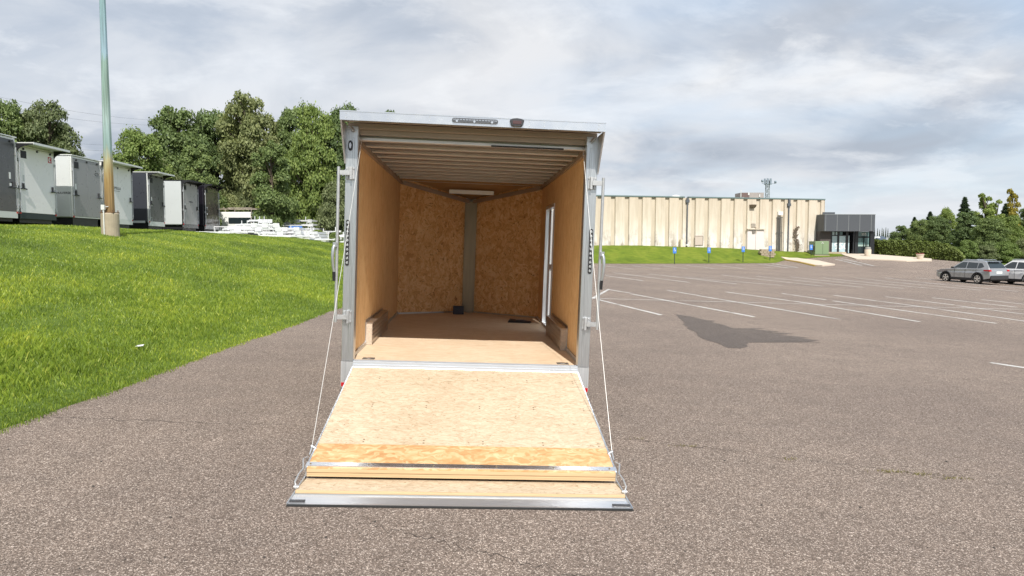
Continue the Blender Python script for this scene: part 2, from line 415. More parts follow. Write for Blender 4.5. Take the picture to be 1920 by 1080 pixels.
# painted parking lines -------------------------------------------------
m = bpy.data.materials.new('road_paint'); m.use_nodes = True; t = NT(m.node_tree)
co = t.n('ShaderNodeTexCoord').outputs['Object']
wear = t.ramp(t.math('ADD', t.math('MULTIPLY', t.noise(co, 30, 5, .8)[0], .6), t.math('MULTIPLY', t.noise(co, 1.3, 3, .6)[0], .4)), [(.42, (.26, .24, .22)), (.52, (.62, .61, .59))])
t.n('ShaderNodeOutputMaterial', ins={0: t.n('ShaderNodeBsdfPrincipled', ins={'Base Color': wear, 'Roughness': .7}).outputs[0]})
MT['paint'] = m
def pline(A, B, wd=.10):
    a = on(*A); c = on(*B); a = Vector((a.x, a.y)); c = Vector((c.x, c.y)); d = c-a; L = d.length
    if L < .05: return
    d /= L; nrm = Vector((-d.y, d.x))*wd/2; n = max(1, int(L/1.0))
    for k in range(n):
        p, q = a+d*L*k/n, a+d*L*(k+1)/n
        paint.add([(p.x+nrm.x, p.y+nrm.y, g(p.x, p.y)+PZ), (p.x-nrm.x, p.y-nrm.y, g(p.x, p.y)+PZ), (q.x-nrm.x, q.y-nrm.y, g(q.x, q.y)+PZ), (q.x+nrm.x, q.y+nrm.y, g(q.x, q.y)+PZ)], [(0, 1, 2, 3)])
paint = MB(); PZ = .006
for (a, b_, c_, d_) in [(30,195,308,263),(75,150,170,165),(170,168,720,271),(335,153,480,177),(480,178,1100,282),(595,160,960,210),(960,210,1457,293),
    (845,167,1040,195),(1070,200,1797,300),(1075,175,1480,228),(1480,228,1980,298),(1303,181,1610,218),(1620,221,2050,275),(1513,186,1890,228),(1730,194,2050,229),
    (1770,475,2200,540)]:
    pline(zp(a, b_), zp(c_, d_))
pline(zp(0,189), zp(1920,238), .10); pline(zp(0,190), zp(75,148), .12)
PZ = .012
for (a, b_, c_, d_) in [(60,88,228,111),(95,75,432,118),(255,80,643,125),(415,97,845,131),(575,85,1027,135),(730,90,1207,140),(880,93,1385,145),(1025,97,1560,150),
    (1165,97,1730,153),(1300,97,1895,158),(1440,97,2000,150)]:
    pline(zp(a, b_), zp(c_, d_), .10)
pline(zp(40,83), zp(1700,128), .10)
for k in range(5): pline(zp(60+k*120, 45-k*1.2), zp(180+k*122, 58-k*.6), .12)
pline(zp(175,70), zp(230,72), .12); pline(zp(480,56), zp(620,57), .12); pline(zp(640,54), zp(680,56), .12)
def hatch(A, B, C, D, n):  # two long sides A-B and C-D with rungs
    pline(A, B, .16); pline(C, D, .16)
    for k in range(n+1):
        u = k/n; P = (A[0]+(B[0]-A[0])*u, A[1]+(B[1]-A[1])*u); Q = (C[0]+(D[0]-C[0])*min(1, u+.12), C[1]+(D[1]-C[1])*min(1, u+.12)); pline(P, Q, .16)
def z6(x, y): return (1400+x/12, 440+y/12)
hatch(z6(240, 660), z6(930, 752), z6(560, 655), z6(1150, 740), 6)
pline(z6(380, 735), z6(610, 752), .16); pline(z6(1210, 712), z6(1460, 726), .16)
def z2(x, y): return (1370+x/5.4, 320+y/5.4)
hatch(z2(1060, 898), z2(1330, 962), z2(1120, 893), z2(1450, 965), 5); pline(z2(1440, 968), z2(1550, 970), .2)
tag(paint.build('parking_lines', MT['paint']), kind='structure')
# jagged patch of asphalt in a darker tone
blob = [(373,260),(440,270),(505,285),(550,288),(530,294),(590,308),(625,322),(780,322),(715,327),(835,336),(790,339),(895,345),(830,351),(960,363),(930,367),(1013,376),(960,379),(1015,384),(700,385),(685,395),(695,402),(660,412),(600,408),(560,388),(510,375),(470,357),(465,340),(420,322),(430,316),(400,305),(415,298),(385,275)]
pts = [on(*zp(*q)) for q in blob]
drape('dark_patch', [(p.x, p.y) for p in pts], MT['asphalt_dark'], .004, maxlen=.5)
# thin cracks in the asphalt
MT['crack'] = mat('asphalt_crack', (.045, .038, .033), .95)
b = MB()
for A, B, jit in [((1165, 822), (1960, 915), .05), ((1180, 700), (1920, 742), .03), ((-20, 772), (600, 800), .04), ((700, 985), (1100, 1085), .05), ((1500, 560), (1960, 575), .05)]:
    a, c = on(*A), on(*B); n = 60; pr = None
    for k in range(n+1):
        p = a.lerp(c, k/n); off = jit*2.4*(noise.noise(Vector((k*.31, A[0], 0)))+.5*noise.noise(Vector((k*1.3, A[1], 0)))); p = Vector((p.x, p.y+off)); wd = .0022+.0045*max(0, noise.noise(Vector((k*.9, 3, A[0]))))
        if pr is not None: b.add([(pr[0].x, pr[0].y-pr[1], g(pr[0].x, pr[0].y)+.003), (p.x, p.y-wd, g(p.x, p.y)+.003), (p.x, p.y+wd, g(p.x, p.y)+.003), (pr[0].x, pr[0].y+pr[1], g(pr[0].x, pr[0].y)+.003)], [(0, 1, 2, 3)])
        pr = (p, wd)
tag(b.build('asphalt_crack', MT['crack']), kind='structure')
# pavement, plaza and lawns by the entrance
MT['pave'] = mat('pavement_concrete', (.56, .48, .39), .85, var=.12, vscale=1.5, bump=.2, bscale=30)
MT['kerbY'] = mat('yellow_kerb_paint', (.55, .38, .08), .8, var=.3, vscale=5)
def pxpoly(pts): return [(q.x, q.y) for q in (on(*p) for p in pts)]
drape('pavement', pxpoly([z6(770, 520), z6(1150, 545), z6(1620, 605), z6(1990, 690), z6(1700, 715), z6(1540, 705), z6(1180, 625), z6(850, 560)]), MT['pave'], .13, thick=.14)
drape('kerb', pxpoly([z6(845, 562), z6(1180, 627), z6(1540, 707), z6(1530, 714), z6(1180, 634), z6(842, 567)]), MT['kerbY'], .10, thick=.14)
drape('entrance_plaza', pxpoly([(1578, 478), (1600, 476.5), (1640, 475.5), (1700, 477), (1745, 483), (1747, 490), (1700, 491), (1640, 488), (1606, 487)]), MT['pave'], .10, thick=.14)

# ------------------------------------------------------------------ grass blades (near part of the bank)
rng = np.random.default_rng(3)
def blades(name, N, dmin, dmax, wk, h0, h1):
    us = rng.random(N); d = dmin*(dmax/dmin)**(us**.85); y = d
    s = (rng.random(N)**1.05)*interp(0, [(0, 13)])
    ex = np.array([edge_x(q) for q in y]); x = ex + .03 - s + rng.normal(0, .02, N)
    nz = np.array([noise.noise(Vector((0, q*2.2, 5)))+.6*noise.noise(Vector((0, q*7.5, 2))) for q in y]); x = x + np.clip(1-s/.5, 0, 1)*(.07*nz)
    keep = (x > -.80*y-3) & (x < ex+.2)
    x, y, s = x[keep], y[keep], s[keep]; n = len(x)
    z = np.array([g(a, b) for a, b in zip(x, y)])
    dist = np.sqrt(x*x+y*y)
    clump = np.array([noise.noise(Vector((a*.6, b*.45, 3))) + .6*noise.noise(Vector((a*2.5, b*2.5, 1))) for a, b in zip(x, y)])
    h = (h0 + (h1-h0)*rng.random(n)**2)*(1+.45*clump)*np.interp(s, [0, 1.2, 4.5, 7], [1.0, 1.35, 1.2, .8])*np.clip(.55+s*.6, .55, 1)
    wd = wk*(.6+.8*rng.random(n))*(1+dist*.10)
    an = rng.random(n)*6.283; lean = h*(.1+.55*rng.random(n)); la = rng.random(n)*6.283
    V = np.empty((n, 4, 3), np.float32)
    cx_, sx_ = np.cos(an)*wd/2, np.sin(an)*wd/2
    V[:, 0] = np.stack([x-cx_, y-sx_, z-.01], 1); V[:, 1] = np.stack([x+cx_, y+sx_, z-.01], 1)
    mx, my = x+np.cos(la)*lean*.35, y+np.sin(la)*lean*.35
    V[:, 2] = np.stack([mx+cx_*.8, my+sx_*.8, z+h*.6], 1)
    V[:, 3] = np.stack([x+np.cos(la)*lean, y+np.sin(la)*lean, z+h], 1)
    me = bpy.data.meshes.new(name)
    me.vertices.add(n*4); me.vertices.foreach_set('co', V.ravel())
    me.loops.add(n*6); me.polygons.add(n*2)
    base = np.arange(n)[:, None]*4; idx = np.concatenate([base+[0, 1, 2], base+[0, 2, 3]], 1).ravel()
    me.loops.foreach_set('vertex_index', idx.astype(np.int32))
    me.polygons.foreach_set('loop_start', np.arange(n*2, dtype=np.int32)*3)
    me.update(); me.validate(); me.materials.append(MT['blades'])
    return me
gm = blades('grass', 620000, 3.5, 50, .0042, .035, .085)
go = bpy.data.objects.new('grass', gm); COL.objects.link(go)
tag(go, 'thick bright green grass covering the bank', 'grass', kind='stuff')

# ================================================================== THE OPEN TRAILER
T0 = 6.40
tr = empty('enclosed_trailer', (0, T0, 0), 'open cargo trailer with wooden interior, its rear ramp lowered on the asphalt', 'trailer')
tr.rotation_euler = (0, TILT, 0)
def P(b, name, m, smooth=False, bevel=0, parent=None):
    o = b.build(name, m, parent or tr, smooth, bevel, off=(0, T0, 0)); return o
HW, WI, OW = 1.013, 1.060, 1.120      # opening half width, inside half width, outer half width
YR, YC, YN = 6.40, 10.72, 11.32        # rear, corner of the nose, tip of the nose
FZ, CZ = .513, 2.515
# floor, walls
b = MB(); b.add([(-WI, YR+.06, FZ), (WI, YR+.06, FZ), (WI, YC, FZ), (.08, YN, FZ), (-.08, YN, FZ), (-WI, YC, FZ)] + [(-WI, YR+.06, FZ-.03), (WI, YR+.06, FZ-.03), (WI, YC, FZ-.03), (.08, YN, FZ-.03), (-.08, YN, FZ-.03), (-WI, YC, FZ-.03)],
    [(0, 1, 2, 3, 4, 5), (11, 10, 9, 8, 7, 6), (0, 6, 7, 1), (1, 7, 8, 2), (2, 8, 9, 3), (3, 9, 10, 4), (4, 10, 11, 5), (5, 11, 6, 0)]); P(b, 'floor', MT['floor'])
b = MB(); b.box(-WI-.012, -WI, YR+.06, YC, FZ-.03, CZ+.02); P(b, 'side_wall', MT['wall'])
DY0, DY1, DZ1 = 9.02, 9.98, 2.16
b = MB(); b.box(WI, WI+.012, YR+.06, DY0, FZ-.03, CZ+.02); b.box(WI, WI+.012, DY1, YC, FZ-.03, CZ+.02); b.box(WI, WI+.012, DY0, DY1, DZ1, CZ+.02); P(b, 'side_wall', MT['wall'])
for s in (-1, 1):
    b = MB(); zt0, zt1 = CZ-.02, 2.265
    p = [(s*WI, YC, FZ-.02), (s*.078, YN-.01, FZ-.02), (s*.078, YN-.01, zt1+.06), (s*WI, YC, zt0+.06)]
    q = [(x, y+.012, z) for x, y, z in p]; b.add(p+q, [(0, 1, 2, 3), (7, 6, 5, 4), (0, 4, 5, 1), (1, 5, 6, 2), (2, 6, 7, 3), (3, 7, 4, 0)]); P(b, 'nose_wall', MT['nose'])
b = MB(); b.box(-.08, .08, YN-.03, YN-.018, FZ, 2.27); b.box(-.092, -.08, YN-.045, YN-.01, FZ, 2.27); b.box(.08, .092, YN-.045, YN-.01, FZ, 2.27); P(b, 'nose_post', mat('nose_post_metal', (.22, .175, .115), .36, .6, var=.25, vscale=3, stretch=(6, 6, .6)))
# outer skin
MT['skin'] = mat('white_trailer_skin', (.74, .75, .75), .3, var=.04, coat=.4)
b = MB(); b.box(-OW, -OW+.02, YR+.11, YC, .28, 2.62)
b.box(OW-.02, OW, YR+.11, DY0, .28, 2.62); b.box(OW-.02, OW, DY1, YC, .28, 2.62); b.box(OW-.02, OW, DY0, DY1, DZ1, 2.62); b.box(OW-.02, OW, DY0, DY1, .28, FZ-.02)
b.hexa([(-OW, YC, .28), (0, YN+.12, .28), (OW, YC, .28), (0, YN+.10, .28)], [(-OW, YC, 2.60), (0, YN+.12, 2.34), (OW, YC, 2.60), (0, YN+.10, 2.34)])
P(b, 'outer_skin', MT['skin'])
b = MB(); b.box(-OW+.03, OW-.03, YR+.12, YC, .30, .40); b.box(-OW+.03, OW-.03, YR+.02, YR+.1, .36, .47); P(b, 'chassis', MT['aluX'])
# rear corner posts
for s in (-1, 1):
    b = MB(); x0, x1 = sorted((s*HW, s*OW))
    b.box(x0, x1, YR, YR+.10, .515, 2.60)
    xr = sorted((s*1.045, s*1.062)); b.box(xr[0], xr[1], YR-.004, YR+.001, .53, 2.5)
    xr = sorted((s*(HW), s*(HW+.008))); b.box(xr[0], xr[1], YR-.012, YR+.002, .515, 2.52)
    P(b, 'rear_post', MT['alu'], bevel=.003)
    b = MB(); b.box(x0+.002*s, x1, YR-.006, YR+.06, .285, .511); P(b, 'rear_post', aluminium('lower_post_metal', (.70, .71, .72), .5))
    b = MB(); xx = sorted((s*1.065, s*1.116)); b.box(xx[0], xx[1], YR-.012, YR-.004, .287, .322); P(b, 'red_reflector', MT['red'])
# sill
b = MB(); b.box(-HW, HW, YR-.035, YR+.058, .46, FZ+.006); b.box(-HW, HW, YR-.030, YR-.010, FZ+.006, FZ+.010); b.box(-HW, HW, YR+.03, YR+.056, FZ+.006, FZ+.009); b.box(-HW, HW, YR-.046, YR-.036, .455, .496); P(b, 'door_sill', mat('sill_metal', (.56, .59, .63), .5, .7, var=.08), bevel=.002)
b = MB(); b.tube([(-HW, YR-.048, .468), (HW, YR-.048, .468)], .010, 10); P(b, 'ramp_hinge', MT['aluX'], True)
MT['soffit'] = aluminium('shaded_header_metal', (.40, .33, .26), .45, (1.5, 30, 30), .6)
# roof with overhang
YO = YR-.265
b = MB()
b.hexa([(-OW-.012, YO, 2.612), (OW+.012, YO, 2.612), (OW+.012, YO+.012, 2.612), (-OW-.012, YO+.012, 2.612)], [(-OW-.012, YO, 2.682), (OW+.012, YO, 2.682), (OW+.012, YO+.012, 2.682), (-OW-.012, YO+.012, 2.682)])
b.box(-OW-.014, OW+.014, YO-.005, YO+.02, 2.677, 2.686); b.box(-OW-.01, OW+.01, YO-.004, YO+.035, 2.606, 2.612)
P(b, 'roof_edge', MT['aluB'])
for k, x in enumerate([-1.08, -.73, -.38, .60, 1.07, .47]):
    for dz in (2.628, 2.662): b = MB(); b.tube([(x, YO-.003, dz), (x, YO+.004, dz)], .0045, 8); P(b, 'edge_screw', MT['steel'])
b = MB(); b.box(-OW-.01, OW+.01, YO+.013, YC, 2.655, 2.675)
b.add([(-OW-.01, YC, 2.655), (OW+.01, YC, 2.655), (0, YN+.14, 2.36), (-OW-.01, YC, 2.67), (OW+.01, YC, 2.67), (0, YN+.14, 2.375)], [(0, 2, 1), (3, 4, 5), (0, 3, 5, 2), (2, 5, 4, 1), (0, 1, 4, 3)])
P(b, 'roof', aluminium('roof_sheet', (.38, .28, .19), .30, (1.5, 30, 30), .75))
for s in (-1, 1):   # side gussets under the overhang
    b = MB(); xx = sorted((s*(OW-.003), s*(OW+.010)))
    b.prism([(YO+.01, 2.61), (YR+.02, 2.61), (YR+.02, 2.27), (YR-.012, 2.27)], 'x', xx[0], xx[1]); P(b, 'gusset', MT['steel'])
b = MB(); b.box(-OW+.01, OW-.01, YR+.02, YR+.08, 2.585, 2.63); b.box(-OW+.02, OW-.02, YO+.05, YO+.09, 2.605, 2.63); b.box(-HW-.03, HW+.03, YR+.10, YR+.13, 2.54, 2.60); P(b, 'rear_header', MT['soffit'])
for s in (-1, 1): b = MB(); b.tube([(s*(OW-.035), YR-.03, 2.59), (s*(OW-.065), YR-.03, 2.55)], .014, 10); P(b, 'cable_roller', MT['steel'], True)
# roof bows
for k in range(11):
    y = YR+.17+k*.41; b = MB()
    b.box(-WI+.02, WI-.02, y-.012, y+.062, 2.500, 2.504); b.box(-WI+.02, WI-.02, y+.002, y+.006, 2.504, 2.526); b.box(-WI+.02, WI-.02, y+.058, y+.062, 2.504, 2.60); b.box(-WI+.02, WI-.02, y+.062, y+.09, 2.596, 2.60)
    b.box(-WI+.02, WI-.02, y-.012, y-.009, 2.504, 2.509)
    P(b, 'roof_bow', MT['bowalu'])
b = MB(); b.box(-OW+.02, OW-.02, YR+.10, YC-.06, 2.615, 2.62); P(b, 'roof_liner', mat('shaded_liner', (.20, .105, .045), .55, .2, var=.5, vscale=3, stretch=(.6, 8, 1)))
b = MB(); b.box(-.34, .34, YC+.22, YC+.28, 2.36, 2.385); b.box(-.34, .34, YC+.22, YC+.225, 2.385, 2.42); P(b, 'roof_bow', MT['bowalu'])
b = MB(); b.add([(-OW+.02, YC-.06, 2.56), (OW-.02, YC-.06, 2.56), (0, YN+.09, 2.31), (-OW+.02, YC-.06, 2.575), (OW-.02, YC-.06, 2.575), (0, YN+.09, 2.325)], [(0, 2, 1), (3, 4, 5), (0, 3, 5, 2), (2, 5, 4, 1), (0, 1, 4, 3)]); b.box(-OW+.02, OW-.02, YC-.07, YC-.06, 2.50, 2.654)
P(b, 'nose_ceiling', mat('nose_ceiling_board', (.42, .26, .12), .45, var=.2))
# wall top rails
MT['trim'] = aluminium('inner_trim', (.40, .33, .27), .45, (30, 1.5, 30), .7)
for s in (-1, 1):
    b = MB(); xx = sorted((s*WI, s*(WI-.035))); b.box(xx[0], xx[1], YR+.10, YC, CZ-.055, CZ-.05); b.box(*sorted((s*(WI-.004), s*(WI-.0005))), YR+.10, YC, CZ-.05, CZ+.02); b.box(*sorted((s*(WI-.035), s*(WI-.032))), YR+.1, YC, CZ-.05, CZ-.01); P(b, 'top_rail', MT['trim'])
    b = MB(); p = [(s*WI, YC-.02, CZ-.06), (s*.03, YN-.05, 2.235), (s*.03, YN-.02, 2.235), (s*WI, YC+.02, CZ-.06)]
    b.hexa(p, [(x, y, z+.06) for x, y, z in p]); P(b, 'nose_rail', MT['trim'])
    b = MB(); b.box(*sorted((s*(WI-.001), s*(WI-.016))), YR+.10, YC, FZ+.001, FZ+.035); P(b, 'floor_trim', MT['steel'])
    b = MB(); p = [(s*WI, YC-.03, FZ+.001), (s*.10, YN-.05, FZ+.001), (s*.10, YN-.02, FZ+.001), (s*WI, YC-.01, FZ+.001)]; b.hexa(p, [(x, y, z+.022) for x, y, z in p]); P(b, 'floor_trim', MT['aluX'])
# LED strip in the ceiling
b = MB(); b.box(.16, .82, YR+.098, YR+.128, 2.488, 2.50)
st = P(b, 'ceiling_light', MT['black'])
for k in range(9): b = MB(); b.box(.2+k*.07, .205+k*.07, YR+.10, YR+.125, 2.486, 2.489); P(b, 'light_segment', MT['clear'], parent=st)
# wheel boxes
wb = mat('wheel_box_metal', (.50, .43, .37), .33, .85, var=.2, vscale=4, stretch=(1, 1, 8))
for s in (-1, 1):
    b = MB(); xa = s*.985
    prof = [(WI-.001, FZ), (.985, FZ)]
    for k in range(5):
        z = FZ+.012+k*.045; prof += [(.985, z), (.989, z+.004), (.989, z+.010), (.985, z+.014)]
    prof += [(.985, .738), (1.0, .742), (WI-.001, .742)]
    b.prism([(s*u, v) for u, v in prof], 'y', YR+1.035, YR+2.45); b.box(*sorted((s*.98, s*(WI-.004))), YR+1.032, YR+2.452, .742, .748); b.box(*sorted((s*(WI-.006), s*(WI-.0015))), YR+1.032, YR+2.452, .748, .775)
    o = P(b, 'wheel_box', wb)
    b = MB(); b.box(*sorted((s*.990, s*(WI-.012))), YR+1.027, YR+1.034, FZ+.005, .735); P(b, 'box_end_cap', mat('sandy_end_cap', (.50, .42, .34), .7, var=.5, vscale=60), parent=o)
    b = MB(); b.box(*sorted((s*(WI-.013), s*(WI-.002))), YR+1.02, YR+1.035, FZ+.002, .75); P(b, 'box_edge_strip', MT['aluX'], parent=o)
# side door
MT['doorw'] = mat('door_panel', (.72, .75, .78), .35, var=.06)
DM = Matrix.Translation((OW-.02, DY1-.05, 0)) @ Matrix.Rotation(R_(32), 4, 'Z')
b = MB(); b.box(0, .022, -.84, 0, FZ+.03, DZ1-.05, DM); dr = P(b, 'side_door', MT['doorw'])
b = MB(); b.box(-.012, -.002, -.84, -.80, FZ+.03, DZ1-.05, DM); b.box(-.012, -.002, -.05, -.01, FZ+.03, DZ1-.05, DM); b.box(-.012, -.002, -.799, -.051, 1.30, 1.36, DM); P(b, 'door_brace', MT['alu'], parent=dr)
b = MB(); b.box(WI-.012, OW-.001, DY0, DY0+.045, FZ, DZ1); b.box(WI-.012, OW-.001, DY1-.045, DY1, FZ, DZ1); b.box(WI-.012, OW-.001, DY0+.045, DY1-.045, DZ1-.045, DZ1); b.box(WI-.012, OW-.001, DY0+.045, DY1-.045, FZ+.001, FZ+.02); P(b, 'door_frame', MT['alu'])
# floor tie-down rings
for s in (-1, 1):
    b = MB(); b.lathe([(.045, 0), (.045, .004), (.018, .002)], (0, 0, 0), 20)
    b = MB(); b.box(s*.90-.055, s*.90+.055, YR+.125, YR+.205, FZ, FZ+.006); o = P(b, 'tie_down', mat('tie_down_plate', (.16, .15, .14), .5, .6), bevel=.002)
    b = MB(); b.lathe([(.028, 0), (.028, .004), (.012, .006)], (s*.90, YR+.165, FZ+.006), 20); P(b, 'tie_down_ring', MT['aluB'], parent=o)
# ramp
MP = [(4.66, .124), (6.352, .474)]      # top surface line of main panel (Y, z)
sl_ = (MP[1][1]-MP[0][1])/(MP[1][0]-MP[0][0])
def rz(y): return MP[0][1] + (y-MP[0][0])*sl_
def slab(b, hw0, hw1, y0, y1, th, lift=0):
    b.hexa([(-hw0, y0, rz(y0)+lift-th), (hw0, y0, rz(y0)+lift-th), (hw1, y1, rz(y1)+lift-th), (-hw1, y1, rz(y1)+lift-th)], [(-hw0, y0, rz(y0)+lift), (hw0, y0, rz(y0)+lift), (hw1, y1, rz(y1)+lift), (-hw1, y1, rz(y1)+lift)])
b = MB(); slab(b, 1.012, 1.003, 4.935, 6.352, .018); rp = P(b, 'ramp_door', MT['ramp'])
b = MB(); slab(b, 1.016, 1.012, 4.60, 4.934, .019, .001); P(b, 'ramp_strip', MT['ramp_o'], parent=rp)
b = MB(); slab(b, 1.005, .998, 4.62, 6.36, .03, -.02); P(b, 'ramp_core', MT['alu'], parent=rp)
b = MB()
for yy, zt, zb in ((4.598, .110, .090), (4.604, .089, .071), (4.603, .070, .060)):
    b.box(-1.012, 1.012, yy-.006, yy+.01, zb, zt)
P(b, 'ramp_ply_edge', MT['ply'], parent=rp)
for s in (-1, 1):
    b = MB(); x0, x1 = (1.013, 1.024)
    ya, yb = 4.60, 6.352
    b.hexa([(s*x0, ya, rz(ya)-.05), (s*x1, ya, rz(ya)-.05), (s*(x1-.01), yb, rz(yb)-.05), (s*(x0-.01), yb, rz(yb)-.05)], [(s*x0, ya, rz(ya)+.004), (s*x1, ya, rz(ya)+.004), (s*(x1-.01), yb, rz(yb)+.004), (s*(x0-.01), yb, rz(yb)+.004)]); P(b, 'ramp_side_trim', MT['aluY'], parent=rp)
b = MB(); slab(b, 1.027, 1.027, 4.628, 4.672, .003, .006); b.box(-1.027, 1.027, 4.622, 4.628, rz(4.628)-.021, rz(4.628)+.006); P(b, 'ramp_crossbar', MT['aluB'], parent=rp)
MT['screw'] = mat('screw_head', (.22, .17, .11), .5, .5)
for x in (-1.0, -.62, -.2, .22, .6, .98): b = MB(); b.tube([(x, 4.65, rz(4.65)+.004), (x, 4.65, rz(4.65)+.010)], .006, 8); P(b, 'ramp_screw', MT['screw'], parent=rp)
for x in (-.72, -.30, .12, .55, .95):
    for y in (4.97, 5.55, 6.1):
        for q in (0, .035): xq = x+.02*math.sin(y*9); b = MB(); b.tube([(xq, y+q, rz(y+q)-.004), (xq, y+q, rz(y+q)+.0012)], .007, 8); P(b, 'ramp_screw', MT['screw'], parent=rp)
# transition flap
b = MB(); b.hexa([(-1.035, 4.395, .022), (1.035, 4.395, .022), (1.015, 4.63, .020), (-1.015, 4.63, .020)], [(-1.035, 4.395, .040), (1.035, 4.395, .040), (1.015, 4.63, .040), (-1.015, 4.63, .040)])
fl = P(b, 'ramp_flap', MT['ramp'])
b = MB(); b.box(-1.033, 1.033, 4.385, 4.394, .018, .041); P(b, 'flap_ply_edge', MT['ply'], parent=fl)
b = MB(); b.box(-1.04, 1.04, 4.374, 4.384, .006, .024); P(b, 'flap_edge_rail', mat('dark_reflection_metal', (.36, .37, .38), .5, .8, var=.15, vscale=3, stretch=(1, 8, 8)), parent=fl)  # grey reflection of the ground is put into this rail's colour
b = MB(); prof = [(4.373, .006), (4.373, .016), (4.345, .015), (4.342, .019), (4.300, .012), (4.297, .014), (4.262, .008), (4.246, .0075), (4.246, .004)]
b.prism(prof, 'x', -1.045, 1.045); P(b, 'flap_edge_rail', mat('clean_rail_metal', (.80, .81, .83), .36, .9), parent=fl)
for xa, xb in ((-1.04, -.95), (.93, 1.04)): b = MB(); b.box(xa, xb, 4.268, 4.292, .008, .0185); P(b, 'edge_cap', MT['lensdark'], parent=fl)
b = MB(); b.box(-1.048, 1.052, 4.220, 4.245, -.001, .006); b.box(-1.03, 1.03, 4.245, 4.38, .001, .006); P(b, 'edge_shadow_strip', MT['rubber'], parent=fl)  # black strip put in for the shadow below the flap's front edge
for s in (-1, 1):
    b = MB(); b.hexa([(s*1.046, 4.24, 0), (s*1.053, 4.24, 0), (s*1.028, 4.60, .02), (s*1.021, 4.60, .02)], [(s*1.046, 4.24, .012), (s*1.053, 4.24, .012), (s*1.028, 4.60, .06), (s*1.021, 4.60, .06)]); P(b, 'flap_side_trim', MT['aluY'], parent=fl)
    # hooks and springs that link flap and ramp
    b = MB(); b.tube([(s*1.034, 4.42, .04), (s*1.05, 4.44, .075), (s*1.045, 4.52, .10), (s*1.035, 4.60, .11), (s*1.05, 4.66, .155), (s*1.032, 4.72, .15)], .0055, 8)
    b.tube([(s*1.02, 4.42, .05), (s*1.05, 4.42, .05)], .012, 10); b.tube([(s*1.01, 4.86, .165), (s*1.045, 4.86, .185)], .012, 10); b.tube([(s*1.036, 4.86, .185), (s*1.04, 4.80, .14)], .005, 8)
    P(b, 'flap_hook', MT['steel'], True, parent=rp)
    b = MB(); top = Vector((s*.985, YR+.03, 2.50)); bot = Vector((s*1.036, 4.86, .19)); pts_ = []
    for k in range(17):
        u = k/16; q = top.lerp(bot, u); q.z -= .03*math.sin(math.pi*u); pts_.append(q)
    b.tube(pts_, .0019, 6); P(b, 'lift_cable', MT['cable'], True)
    # lock rod, brackets and handle
    b = MB(); X = s*1.17; b.tube([(X, YR-.05, .868), (X, YR-.05, 2.235)], .0135, 12); rod = P(b, 'lock_rod', MT['steel'], True)
    for zc in (2.185, .915):
        b = MB(); b.box(*sorted((s*1.055, s*1.073)), YR-.05, YR-.0065, zc-.055, zc+.055); b.box(*sorted((s*1.04, s*1.112)), YR-.012, YR-.004, zc-.055, zc+.055)
        b.box(*sorted((s*1.073, s*1.158)), YR-.06, YR-.04, zc-.02, zc+.02); b.box(*sorted((s*1.09, s*1.098)), YR-.032, YR-.012, zc-.05, zc+.05)
        for q in (-.043, .043): b.tube([(s*1.045, YR-.02, zc+q), (s*1.045, YR-.01, zc+q)], .007, 8); b.tube([(s*1.105, YR-.02, zc+q), (s*1.105, YR-.01, zc+q)], .007, 8)
        P(b, 'hinge_bracket', MT['steel'])
    b = MB(); hx = s*1.187
    b.tube([(hx, YR-.075, 1.555), (hx+s*.008, YR-.088, 1.52), (hx+s*.013, YR-.092, 1.45), (hx+s*.008, YR-.088, 1.36), (hx, YR-.085, 1.31)], [.013, .014, .014, .013, .012], 10); b.box(*sorted((s*1.165, s*1.20)), YR-.09, YR-.04, 1.535, 1.575); hd = P(b, 'lock_handle', MT['alu'], True)
    b = MB(); b.tube([(hx, YR-.085, 1.315), (hx-s*.002, YR-.085, 1.235)], [.014, .012], 10); P(b, 'handle_grip', MT['black'], True, parent=hd)
    # tail lights: column of round lamps in a clear strip
    b = MB(); xc = s*1.088
    b.box(xc-.017, xc+.017, YR-.010, YR-.004, 1.385, 1.760)
    for q in (1.385, 1.76): b.tube([(xc, YR-.010, q), (xc, YR-.004, q)], .017, 16)
    tl = P(b, 'tail_light', MT['lensdark'], bevel=.002)
    b = MB()
    for k in range(10):
        z = 1.395+k*.0395; b.tube([(xc, YR-.020, z), (xc, YR-.010, z)], [.009, .0125], 12)
    P(b, 'lamp_lens', MT['aluB'], True, parent=tl)
# marker light, upper light bar, camera
b = MB(); pr_ = [(-1.080-.021*math.cos(a), 2.427+.046*math.sin(a)) for a in lin(0, 6.283*15/16, 16)]; b.prism(pr_, 'y', YR-.013, YR-.004); ml = P(b, 'marker_light', MT['black'], bevel=.003)
b = MB(); b.prism([(-1.080-.010*math.cos(a), 2.427+.026*math.sin(a)) for a in lin(0, 6.283*15/16, 16)], 'y', YR-.020, YR-.012); P(b, 'marker_lens', MT['clear'], parent=ml)
b = MB(); b.prism([(-.171+.019*math.cos(a), 2.646+.019*math.sin(a)) for a in lin(math.pi/2, 3*math.pi/2, 8)] + [(.183+.019*math.cos(a), 2.646+.019*math.sin(a)) for a in lin(-math.pi/2, math.pi/2, 8)], 'y', YO-.014, YO-.004); lb = P(b, 'light_bar', mat('light_bar_lens', (.14, .145, .155), .2, .4), bevel=.002)
b = MB(); b2 = MB()
for k in range(14):
    x = -.168+k*.0268; b.tube([(x, YO-.018, 2.652), (x, YO-.013, 2.652)], .0085, 10); b2.box(x-.0022, x+.0022, YO-.0195, YO-.0185, 2.645, 2.659)
    b2.box(x-.0065, x+.0065, YO-.0195, YO-.0185, 2.657, 2.6595)
for x in (-.148, .0, .150): b.tube([(x, YO-.022, 2.637), (x, YO-.012, 2.637)], .0095, 12)
